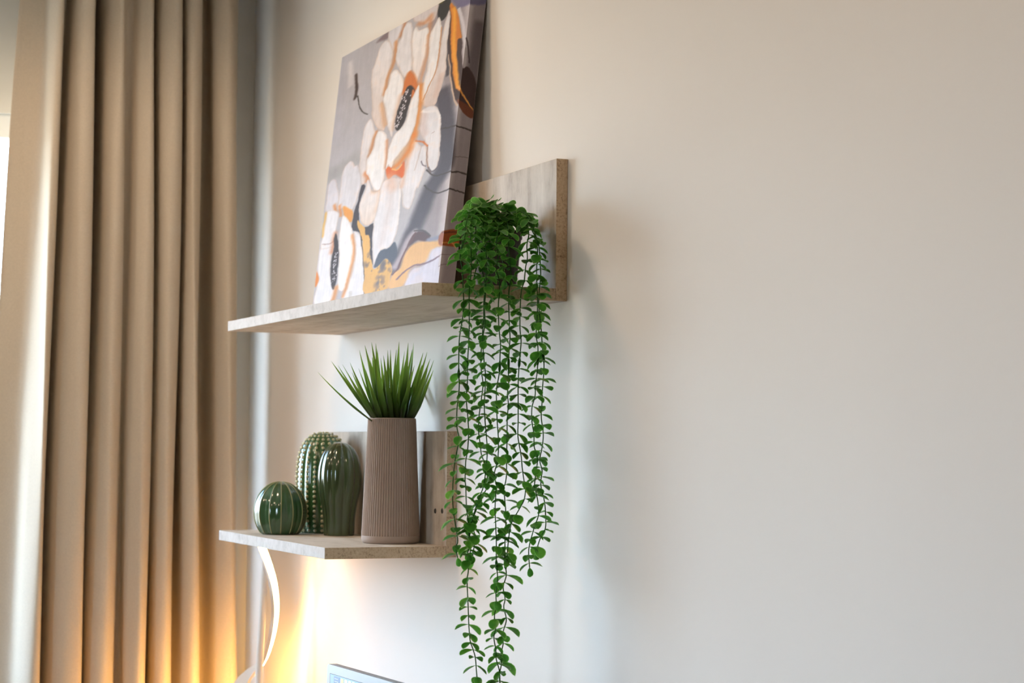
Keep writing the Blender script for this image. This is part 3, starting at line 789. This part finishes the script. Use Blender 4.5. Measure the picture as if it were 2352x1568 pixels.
ge = empty('artificial_grass', (VX, VY, ZL + VH - 0.03), 'tuft of spiky green artificial grass standing in the taupe vase', 'plant')
v, f = lathe([(0.0345, ZL + VH - 0.024), (0.0345, ZL + VH - 0.014), (0.0005, ZL + VH - 0.009)], 24, VX, VY, close_bot=True)
mesh_obj('foam_plug', v, f, M['foam'], ge)
def gz(u, v):
    return 730 + u / 7.127, 780 + v / 7.127
BL = [(930, 0, 530, 5), (940, 220, 350, 8), (950, 400, 400, 7), (970, 525, 370, 9), (945, 330, 420, 9), (985, 670, 470, 7), (1000, 680, 170, 10), (1040, 770, 90, 11), (1075, 880, 40, 10),
      (1080, 950, 60, 9), (1060, 890, 280, 10), (1180, 1075, 250, 10), (1190, 1145, 170, 9), (1200, 1190, 160, 8), (1210, 1285, 160, 9), (1270, 1330, 30, 12), (1300, 1420, 180, 9),
      (1335, 1480, 50, 10), (1390, 1570, 50, 10), (1370, 1545, 160, 11), (1430, 1725, 210, 9), (1440, 1790, 200, 8), (1450, 1750, 280, 10), (1465, 1840, 310, 10), (1485, 2015, 160, 9),
      (1492, 1890, 500, 9), (1420, 1640, 480, 10), (1460, 1800, 480, 9), (1240, 1260, 420, 9), (1150, 1100, 370, 9), (1145, 1030, 300, 9), (1090, 975, 160, 9), (960, 560, 540, 10),
      (1010, 780, 480, 9), (1030, 860, 330, 10), (1085, 960, 380, 11), (1160, 1010, 520, 10), (1260, 1440, 330, 10), (1350, 1580, 420, 10), (1400, 1660, 400, 9), (1220, 1180, 560, 10), (1300, 1350, 520, 10),
      (955, 460, 500, 8), (1440, 1900, 330, 8), (1330, 1500, 520, 10), (1050, 930, 600, 10), (1280, 1240, 640, 9), (1380, 1620, 640, 10)]
for i, (bu, tu, tv, wd) in enumerate(BL):
    Yb = VY + random.uniform(-0.018, 0.018)
    lean = random.uniform(-0.05, 0.06) * (1 if i % 3 else 1.4)
    b0 = at(*gz(bu, 1330), VY); b0.y = Yb
    b0 = Vector((VX + max(-0.027, min(0.027, (b0.x - VX) * 0.9)), VY + (Yb - VY) * 0.9, ZL + VH - 0.012))
    tp = at(*gz(tu, tv), VY + lean)
    dv = tp - b0
    mid = b0 + dv * 0.5 + Vector((0, 0, abs(dv.x) * 0.06 - 0.004)) + Vector((dv.x * 0.05, 0, 0))
    if tu > 1900 or tu < 100:
        mid = b0 + dv * 0.5 + Vector((dv.x * 0.06, 0, -0.004))
    nS = 9
    ax = Vector((0.91, -0.40, 0)); ax.rotate(Matrix.Rotation(random.uniform(-0.9, 0.9), 3, 'Z'))
    verts, faces, al = [], [], []
    W = wd * 0.00060
    for s in range(nS + 1):
        t = s / nS
        p = b0 * (1 - t) ** 2 + mid * 2 * t * (1 - t) + tp * t * t
        w = W * (0.55 + 1.3 * t) if t < 0.35 else W * 1.0 * (1 - ((t - 0.35) / 0.65)) ** 0.85
        w = max(w, 0.00012)
        nrm = ax.cross((tp - b0).normalized()).normalized()
        verts += [p - ax * w, p + nrm * (w * 0.45), p + ax * w]
        al += [t] * 3
    for s in range(nS):
        a = s * 3
        faces += [(a, a + 1, a + 4, a + 3), (a + 1, a + 2, a + 5, a + 4)]
    o = mesh_obj('blade', verts, faces, M['blade'], ge, True)
    at_ = o.data.attributes.new('along', 'FLOAT', 'POINT')
    at_.data.foreach_set('value', al)

# ------------------------------------------------------------------ trailing plant
PX, PY = 1.0925, 2.528
pe = empty('trailing_plant', (PX, PY, ZU), 'potted trailing plant with round green leaves cascading off the upper shelf', 'plant')
PH = 0.084
v, f = lathe([(0.0270, ZU), (0.0282, ZU + 0.002), (0.0345, ZU + PH - 0.012), (0.0362, ZU + PH - 0.011), (0.0366, ZU + PH), (0.0335, ZU + PH), (0.0325, ZU + PH - 0.012)], 60, PX, PY,
             lambda a, t: 1 + 0.012 * math.sin(a * 9 + t * 2) + 0.008 * math.sin(a * 23), False, True)
po = mesh_obj('pot', v, f, M['pot'], pe, True)
po['label'] = 'dark brown bark-textured pot'
v, f = lathe([(0.0335, ZU + PH - 0.010), (0.018, ZU + PH - 0.004), (0.0004, ZU + PH - 0.001)], 24, PX, PY, lambda a, t: 1 + 0.03 * math.sin(a * 5))
mesh_obj('filler', v, f, M['foam'], pe)

def leaf_mesh(shape):
    w, tipx, cup = shape
    n = 14
    ring = []
    for k in range(n):
        a = 2 * math.pi * k / n
        x = 0.5 - 0.5 * math.cos(a)
        y = w * 0.5 * math.sin(a) * (1 - 0.16 * math.cos(a + 0.3))
        if k == n // 2:
            x += tipx
        ring.append((x + 0.06, y))
    verts = [(0.54, 0, 0.0)]
    z = lambda x, y: cup * (abs(y) ** 1.5) * 1.6 - 0.16 * (x - 0.3) ** 2
    verts[0] = (0.54, 0, z(0.54, 0))
    for s in (0.90, 1.0):
        for x, y in ring:
            xx, yy = 0.54 + (x - 0.54) * s, y * s
            verts.append((xx, yy, z(xx, yy)))
    verts += [(0, -0.025, 0.0), (0, 0.025, 0.0)]
    faces, mi = [], []
    for k in range(n):
        k2 = (k + 1) % n
        faces.append((0, 1 + k, 1 + k2)); mi.append(0)
        faces.append((1 + k, 1 + n + k, 1 + n + k2, 1 + k2)); mi.append(1)
    faces.append((1 + 2 * n, 1 + n + n - 1, 1 + n, )); mi.append(1)
    faces.append((1 + 2 * n + 1, 1 + 2 * n, 1 + n, 1 + n + 1)); mi.append(1)
    return verts, faces, mi
LEAF_SHAPES = [leaf_mesh(s) for s in ((0.66, 0.05, 0.5), (0.74, 0.02, 0.35), (0.60, 0.08, 0.6), (0.94, 0.0, 0.25))]
LEAF_DATA = []
for vv, ff, mi in LEAF_SHAPES:
    me = bpy.data.meshes.new('leaf')
    me.from_pydata(vv, [], ff)
    me.materials.append(M['leaf']); me.materials.append(M['leaf_rim'])
    me.polygons.foreach_set('material_index', mi)
    me.polygons.foreach_set('use_smooth', [True] * len(ff))
    me.update()
    LEAF_DATA.append(me)

LEAVES = []                                   # (shape, world matrix, owning stem index or None)
def add_leaf(p, axis, nrm, size, shape, owner):
    axis = axis.normalized()
    nrm = (nrm - axis * nrm.dot(axis)).normalized()
    y = nrm.cross(axis)
    mt = Matrix.Identity(4)
    for i in range(3):
        mt[i][0] = axis[i] * size; mt[i][1] = y[i] * size; mt[i][2] = nrm[i] * size; mt[i][3] = p[i]
    LEAVES.append((shape, mt, owner))

VINES = [(2.434,[(1098.0,487.3),(1081.6,481.2),(1070.4,515.9),(1066.3,552.7),(1056.7,589.4),(1061.2,613.9),(1063.3,650.6),(1064.9,691.4),(1063.0,726.8),(1054.9,780.4),(1053.6,855.4),(1054.9,887.5),(1049.6,941.1),(1049.6,981.3),(1054.4,1008.1),(1046.9,1048.2),(1042.9,1075.0),(1040.0,1120.0),(1040.0,1154.3),(1044.3,1194.3),(1051.4,1240.0),(1047.1,1257.1),(1050.9,1280.0)]),(2.428,[(1106.1,493.5),(1085.7,497.6),(1081.2,526.1),(1081.6,562.9),(1082.7,613.9),(1080.0,644.5),(1077.6,675.1),(1077.7,713.4),(1077.7,753.6),(1076.3,788.4),(1074.2,828.6),(1073.7,874.1),(1071.0,914.3),(1074.2,954.5),(1076.3,994.7),(1073.7,1034.9),(1069.6,1061.6),(1068.3,1101.8),(1070.0,1120.0),(1071.4,1162.9),(1075.7,1205.7),(1077.1,1248.6),(1073.7,1277.1),(1075.7,1308.6),(1072.9,1331.4),(1074.3,1371.4),(1075.7,1405.7),(1077.1,1440.0),(1080.0,1471.4),(1085.7,1488.6),(1091.4,1508.6),(1094.3,1540.0),(1096.3,1568.0),(1098.6,1594.3)]),(2.438,[(1122.4,497.6),(1111.2,511.8),(1108.2,542.4),(1106.1,587.3),(1108.2,624.1),(1114.3,654.7),(1111.2,695.5),(1111.2,726.8),(1108.5,761.6),(1107.2,788.4),(1104.5,815.2),(1105.3,850.0),(1109.3,882.2),(1105.0,919.7),(1100.5,954.5),(1099.1,989.3),(1103.1,1021.5),(1106.3,1045.6),(1117.9,1075.0),(1119.2,1101.8),(1115.7,1125.7),(1105.7,1137.1),(1095.7,1165.7),(1085.7,1194.3),(1088.6,1220.0),(1092.9,1234.3),(1088.6,1257.1),(1085.7,1275.7)]),(2.424,[(1130.6,501.6),(1120.4,513.9),(1114.3,550.6),(1117.3,593.5),(1116.3,634.3),(1115.3,675.1),(1112.5,705.4),(1113.8,742.9),(1108.5,780.4),(1111.2,820.5),(1112.5,839.3),(1115.2,866.1),(1112.5,927.7),(1113.8,962.5),(1116.5,994.7),(1119.2,1034.9),(1116.5,1075.0),(1111.2,1112.5),(1108.6,1122.9),(1097.1,1151.4),(1088.6,1180.0),(1081.4,1205.7),(1078.6,1234.3),(1081.4,1254.3),(1079.4,1271.4)]),(2.43,[(1142.9,493.5),(1143.9,513.9),(1142.9,534.3),(1140.8,562.9),(1143.9,593.5),(1139.8,620.0),(1146.9,644.5),(1146.9,675.1),(1144.7,700.0),(1146.0,753.6),(1149.5,788.4),(1148.7,815.2),(1146.8,855.4),(1140.6,892.9),(1140.6,927.7),(1142.0,967.9),(1144.7,1008.1),(1144.7,1034.9),(1142.0,1061.6),(1135.3,1088.4),(1139.3,1109.9),(1140.0,1120.0),(1137.1,1162.9),(1138.6,1205.7),(1140.0,1245.7),(1140.0,1291.4),(1142.9,1328.6),(1139.1,1362.9),(1140.0,1391.4),(1135.7,1414.3),(1138.6,1442.9),(1134.3,1462.9),(1138.6,1491.4),(1140.0,1514.3),(1147.1,1540.0),(1148.6,1568.0),(1150.9,1588.6)]),(2.436,[(1159.2,491.4),(1165.3,511.8),(1167.3,534.3),(1168.4,562.9),(1171.4,603.7),(1173.5,634.3),(1169.4,664.9),(1168.4,695.5),(1170.1,748.2),(1171.4,775.0),(1169.3,807.2),(1167.4,850.0),(1168.8,876.8),(1165.6,903.6),(1167.4,927.7),(1164.7,967.9),(1164.7,1002.7),(1163.4,1048.2),(1163.4,1088.4),(1159.9,1112.5),(1157.1,1120.0),(1161.4,1171.4),(1161.4,1205.7),(1160.0,1234.3),(1160.0,1291.4),(1162.9,1320.0),(1155.7,1348.6),(1160.0,1374.3),(1157.1,1394.3),(1162.9,1422.9),(1155.7,1451.4),(1155.7,1477.1),(1150.0,1505.7),(1151.4,1525.7),(1147.1,1548.6),(1148.6,1574.3),(1146.3,1591.4)]),(2.43,[(1179.6,489.4),(1200.0,497.6),(1214.3,532.2),(1210.2,562.9),(1211.2,593.5),(1207.1,613.9),(1204.1,644.5),(1198.0,664.9),(1194.9,701.6),(1194.2,753.6),(1196.9,783.0),(1194.2,815.2),(1191.5,850.0),(1190.2,882.2),(1190.2,935.7),(1190.2,967.9),(1189.7,1002.7),(1196.9,1045.6),(1199.6,1075.0),(1204.9,1112.5),(1207.1,1120.0),(1204.3,1145.7),(1194.3,1165.7),(1182.9,1185.7),(1174.3,1202.9),(1168.6,1234.3),(1164.3,1280.0)]),(2.426,[(1183.7,493.5),(1204.1,489.4),(1216.3,501.6),(1230.6,542.4),(1233.7,562.9),(1234.7,583.3),(1232.7,613.9),(1232.7,644.5),(1234.7,695.5),(1233.1,734.8),(1231.7,772.3),(1235.7,799.1),(1234.4,847.3),(1229.8,882.2),(1229.0,908.9),(1221.8,935.7),(1221.8,967.9),(1226.4,997.3),(1227.2,1026.8),(1234.7,1050.9),(1229.8,1093.8),(1227.7,1115.2),(1230.0,1125.7),(1235.7,1154.3),(1236.6,1182.9),(1228.6,1205.7),(1222.9,1225.7),(1217.1,1245.7),(1214.3,1268.6),(1216.3,1302.9)]),(2.436,[(1179.6,501.6),(1200.0,491.4),(1210.2,495.5),(1222.4,530.2),(1234.7,550.6),(1238.8,575.1),(1240.8,603.7),(1241.8,634.3),(1238.8,664.9),(1237.3,695.5),(1238.4,716.1),(1242.4,748.2),(1245.9,799.1),(1249.1,828.6),(1249.1,855.4),(1245.9,892.9),(1245.1,922.3),(1243.2,957.2),(1247.8,997.3),(1245.1,1026.8),(1239.8,1056.3),(1245.1,1080.4),(1242.4,1101.8),(1242.9,1120.0),(1250.0,1148.6),(1252.9,1177.1),(1252.9,1211.4),(1242.9,1231.4),(1235.7,1251.4),(1232.9,1268.6)]),(2.452,[(1114.3,501.6),(1098.0,497.6),(1091.8,534.3),(1092.9,573.1),(1095.9,603.7),(1087.8,640.4)]),(2.45,[(1132.7,505.7),(1126.5,518.0),(1122.4,562.9),(1122.4,603.7),(1126.5,648.6)]),(2.455,[(1155.1,507.8),(1157.1,526.1),(1151.0,562.9),(1155.1,603.7),(1157.1,642.4)]),(2.452,[(1085.7,487.3),(1073.5,501.6),(1065.3,534.3),(1061.2,562.9),(1055.1,579.2)])]
STEMS = []
SPC = 0.0132
for si, (Yp, path) in enumerate(VINES):
    pts = []
    for k, (px, py) in enumerate(path):
        yy = PY if k == 0 else Yp
        if k == 1:
            yy = PY * 0.45 + Yp * 0.55
        if k == 2:
            yy = PY * 0.12 + Yp * 0.88
        pts.append(at(px, py, yy + (0.004 * math.sin(k * 1.7 + si) if k > 2 else 0)))
    pts.insert(0, Vector((PX + (pts[0].x - PX) * 0.4, PY, ZU + PH - 0.006)))
    sm = [Vector(q) for q in catmull(pts, 6)]
    rad = []
    for q in sm:
        r = 0.00078
        rad.append(r)
    if si in (0, 4, 5, 6, 7, 8):              # the moulded joints where lengths plug together
        for zj in ((EYE + 0.107,) if si not in (4, 5) else (EYE + 0.107, EYE - 0.168)):
            for i, q in enumerate(sm):
                if abs(q.z - zj - 0.003 * si + 0.01) < 0.006:
                    rad[i] = 0.0019
    v, f = tube(sm, rad, 6)
    st = mesh_obj('stem', v, f, M['stem'], pe, True)
    STEMS.append(st)
    # leaf pairs along the stem
    acc, nxt, az = 0.0, 0.012, random.uniform(0, math.pi)
    for i in range(1, len(sm)):
        seg = (sm[i] - sm[i - 1]).length
        while acc + seg > nxt:
            t = (nxt - acc) / seg
            p = sm[i - 1].lerp(sm[i], t)
            az += math.pi / 2 + random.uniform(-0.35, 0.35)
            big = random.uniform(0.84, 1.18)
            if random.random() < 0.12:
                big *= 1.22
            for sgn in (0, math.pi):
                a = az + sgn + random.uniform(-0.2, 0.2)
                droop = random.uniform(0.12, 0.75)
                ax = Vector((math.cos(a) * math.cos(droop), math.sin(a) * math.cos(droop), -math.sin(droop)))
                nr = Vector((math.cos(a) * math.sin(droop), math.sin(a) * math.sin(droop), math.cos(droop))) + Vector((random.uniform(-0.25, 0.25), random.uniform(-0.25, 0.25), 0))
                add_leaf(p, ax, nr, 0.0172 * big * random.uniform(0.9, 1.08), random.randrange(3), si)
            nxt += SPC * random.uniform(0.82, 1.18)
        acc += seg
    d = (sm[-1] - sm[-3]).normalized()
    add_leaf(sm[-1], d, Vector((-0.3, -0.9, 0.2)), 0.013, 0, si)
# the bushy crown over the pot
for k in range(150):
    a = random.uniform(0, 2 * math.pi)
    u = random.random() ** 0.6
    rr = 0.006 + 0.035 * u
    h = ZU + PH + 0.030 - 0.020 * u * u + random.uniform(-0.012, 0.004)
    h += 0.016 * min(1, max(0, 0.55 - 0.5 * math.cos(a) * u * 1.2))
    p = Vector((PX - 0.004 + rr * math.cos(a), PY - 0.004 + rr * math.sin(a), h))
    tilt = random.uniform(-0.5, 0.25)
    a2 = a + random.uniform(-0.9, 0.9)
    ax = Vector((math.cos(a2) * math.cos(tilt), math.sin(a2) * math.cos(tilt), math.sin(tilt)))
    nr = Vector((math.cos(a) * 0.7 * u, math.sin(a) * 0.7 * u, 0.7)) + Vector((random.uniform(-0.5, 0.5), random.uniform(-0.6, 0.1), random.uniform(0.0, 0.4))) + Vector((-0.45, -1.0, 0.15)) * random.uniform(0.1, 0.9)
    add_leaf(p, ax, nr, 0.0158 * random.uniform(0.85, 1.15), random.choice((1, 3, 3)), None)

def shown(mt):
    n = Vector((mt[0][2], mt[1][2], mt[2][2])); s = n.length
    p = Vector((mt[0][3], mt[1][3], mt[2][3] - EYE))
    return abs(n.normalized().dot(p.normalized())) * s * s + 0.1 * s * s
order = sorted(range(len(LEAVES)), key=lambda i: -shown(LEAVES[i][1]))
single = set(order[:300])
rest_v, rest_f, rest_m = [], [], []
base = Matrix.Translation(-Vector((PX, PY, ZU)))
for i, (sh, mt, ow) in enumerate(LEAVES):
    if i in single:
        o = bpy.data.objects.new('leaf', LEAF_DATA[sh])
        COL.objects.link(o)
        o.parent = STEMS[ow] if ow is not None else pe
        o.matrix_local = base @ mt
    else:
        vv, ff, mi = LEAF_SHAPES[sh]
        k = len(rest_v)
        rest_v += [mt @ Vector(q) for q in vv]
        rest_f += [tuple(j + k for j in q) for q in ff]
        rest_m += mi
fo = mesh_obj('foliage', rest_v, rest_f, [M['leaf'], M['leaf_rim']], pe, True, fmat=rest_m, kind='stuff')
fo['label'] = 'dense smaller round green leaves'

# ------------------------------------------------------------------ desk, monitor, spiral lamp
DZ = 0.75
de = empty('desk', (0.85, 2.9, 0), 'brown timber desk against the shelf wall under the shelves', 'desk')
boxes('desktop', [(0.52, XW - 0.003, 1.75, 3.72, DZ - 0.025, DZ)], M['desk'], de, bevel=0.002)
for (x, y) in ((0.56, 1.80), (1.12, 1.80), (0.56, 3.67), (1.12, 3.67)):
    boxes('leg', [(x - 0.02, x + 0.02, y - 0.02, y + 0.02, 0, DZ - 0.025)], M['white_metal'], de)

def monitor():
    A = Vector((0.90, 2.692, EYE - 0.321))    # far top front corner
    W, H, TH = 0.50, 0.315, 0.013
    ang = R(3.0)
    d = Vector((math.sin(ang), -math.cos(ang), 0))     # along the screen, towards the room
    n = Vector((math.cos(ang), math.sin(ang), 0))      # towards the wall
    e = empty('computer_monitor', (A + d * (W / 2) + n * 0.06).xy.to_3d() + Vector((0, 0, DZ)), 'slim silver computer monitor with a lit blue screen below the shelves', 'monitor')
    def pt(u, v, w):
        return A + d * u + n * w - Vector((0, 0, v))
    def plate(name, u0, u1, v0, v1, w0, w1, mat, rad, parent=e):
        out = []
        for cx, cy, a0 in ((u1 - rad, v0 + rad, -90), (u1 - rad, v1 - rad, 0), (u0 + rad, v1 - rad, 90), (u0 + rad, v0 + rad, 180)):
            for k in range(7):
                a = R(a0 + 15 * k)
                out.append((cx + rad * math.cos(a), cy + rad * math.sin(a)))
        N = len(out)
        v = [pt(u, vv, w0) for u, vv in out] + [pt(u, vv, w1) for u, vv in out]
        f = [tuple(range(N)), tuple(range(2 * N - 1, N - 1, -1))] + [(k, k + N, (k + 1) % N + N, (k + 1) % N) for k in range(N)]
        return mesh_obj(name, v, f, mat, parent)
    plate('bezel', 0, W, 0, H, 0.0, 0.0028, M['silver'], 0.006)
    plate('seam', 0.0006, W - 0.0006, 0.0006, H - 0.0006, 0.0028, 0.0040, M['black'], 0.006)
    plate('housing', 0, W, 0, H, 0.0040, TH, M['silver'], 0.006)
    plate('screen_gap', 0.0125, W - 0.0125, 0.0125, H - 0.02, -0.0004, 0.0, M['black'], 0.0006)
    sc = plate('screen', 0.0150, W - 0.0140, 0.0132, H - 0.0215, -0.0008, -0.0004, emit('screen_sky_blue', (116, 150, 192), 0.45), 0.0004)
    dark = emit('screen_panel_blue', (86, 112, 150), 0.4)
    plate('menu_panel', 0.030, 0.052, 0.0145, 0.034, -0.0010, -0.0008, dark, 0.001, sc)
    cols = [(206, 212, 120), (206, 218, 236), (200, 214, 236), (196, 212, 236), (210, 160, 150), (150, 190, 160), (196, 212, 236), (206, 190, 130)]
    for k, c in enumerate(cols):
        u = 0.056 + k * 0.0145
        plate('icon', u, u + 0.0105, 0.0152, 0.0257, -0.0010, -0.0008, emit('screen_icon', c, 0.5), 0.002, sc)
    for q in range(3):
        plate('menu_line', 0.033, 0.046 + 0.001 * q, 0.0175 + q * 0.004, 0.0183 + q * 0.004, -0.0012, -0.0010, emit('screen_text', (170, 190, 214), 0.5), 0.0002, sc)
    c = A + d * (W / 2)
    zt = A.z - H / 2
    b0 = c + n * 0.03
    boxes('stand_neck', [(b0.x - 0.012, b0.x + 0.012, b0.y - 0.03, b0.y + 0.03, DZ + 0.006, zt)], M['silver'], e, bevel=0.002)
    boxes('stand_foot', [(b0.x - 0.08, b0.x + 0.08, b0.y - 0.11, b0.y + 0.11, DZ, DZ + 0.006)], M['silver'], e, bevel=0.002)
monitor()

def lamp():
    LY = 3.62
    bx = at(594, 1560, LY)
    e = empty('spiral_table_lamp', (bx.x, LY, DZ), 'white table lamp with a glowing curved light strip below the lower shelf', 'lamp')
    v, f = lathe([(0.062, DZ), (0.062, DZ + 0.008), (0.058, DZ + 0.011), (0.010, DZ + 0.013)], 40, bx.x, LY, close_bot=True, close_top=True)
    mesh_obj('base', v, f, M['white_metal'], e, True)
    path = [Vector((bx.x - 0.001, LY, DZ + 0.012)), at(594, 1568, LY), at(602, 1420, LY), at(607, 1318, LY), at(608, 1255, LY + 0.004)]
    v, f = tube([Vector(q) for q in catmull(path, 6)], 0.0072, 12)
    mesh_obj('post', v, f, M['white_metal'], e, True)
    # ribbon: (px, py, depth offset, facing angle from the camera towards the wall)
    key = [(596, 1244, -0.040, 10), (601, 1256, -0.040, 18), (615, 1296, -0.030, 34), (627, 1342, -0.018, 50), (631.6, 1391, -0.006, 62), (628, 1436, 0.006, 70), (619.5, 1475, 0.016, 78),
           (607, 1512, 0.026, 88), (592, 1530, 0.032, 112), (570, 1550, 0.036, 140), (552, 1574, 0.034, 160), (536, 1610, 0.028, 176), (522, 1655, 0.012, 196), (524, 1705, -0.010, 225), (548, 1750, -0.028, 275), (582, 1776, -0.032, 330), (612, 1796, -0.018, 380), (622, 1810, 0.004, 430), (606, 1820, 0.010, 460)]
    rows = catmull([(*at(a, b, LY + dd), fa) for a, b, dd, fa in key], 8)
    tocam = -FW.copy(); tocam.z = 0; tocam.normalize()
    right = RT.copy(); right.z = 0; right.normalize()
    vB, vL = [], []
    WD, TK = 0.0070, 0.0040
    for i, r in enumerate(rows):
        p = Vector(r[:3]); fa = R(r[3])
        q0 = Vector(rows[max(i - 1, 0)][:3]); q1 = Vector(rows[min(i + 1, len(rows) - 1)][:3])
        t = (q1 - q0).normalized()
        nrm = tocam * math.cos(fa) + right * math.sin(fa)
        nrm = (nrm - t * nrm.dot(t)).normalized()
        s = t.cross(nrm).normalized()
        WD = 0.0070 * (1 + 1.3 * min(1, max(0, (i - 64) / 24)))
        vB += [p + s * WD + nrm * TK, p - s * WD + nrm * TK, p - s * WD - nrm * TK, p + s * WD - nrm * TK]
        g_ = 0.88
        vL += [p + s * (WD * g_) + nrm * (TK + 0.0012), p - s * (WD * g_) + nrm * (TK + 0.0012), p - s * (WD * g_) + nrm * (TK - 0.001), p + s * (WD * g_) + nrm * (TK - 0.001)]
    N = len(rows)
    fB = [(i * 4 + k, i * 4 + (k + 1) % 4, (i + 1) * 4 + (k + 1) % 4, (i + 1) * 4 + k) for i in range(N - 1) for k in range(4)] + [(3, 2, 1, 0), tuple((N - 1) * 4 + k for k in range(4))]
    mesh_obj('ribbon', vB, fB, M['white_metal'], e)
    o = mesh_obj('light_strip', vL, fB, M['lamp_led'], e)
    o['label'] = 'glowing warm white light strip'
lamp()
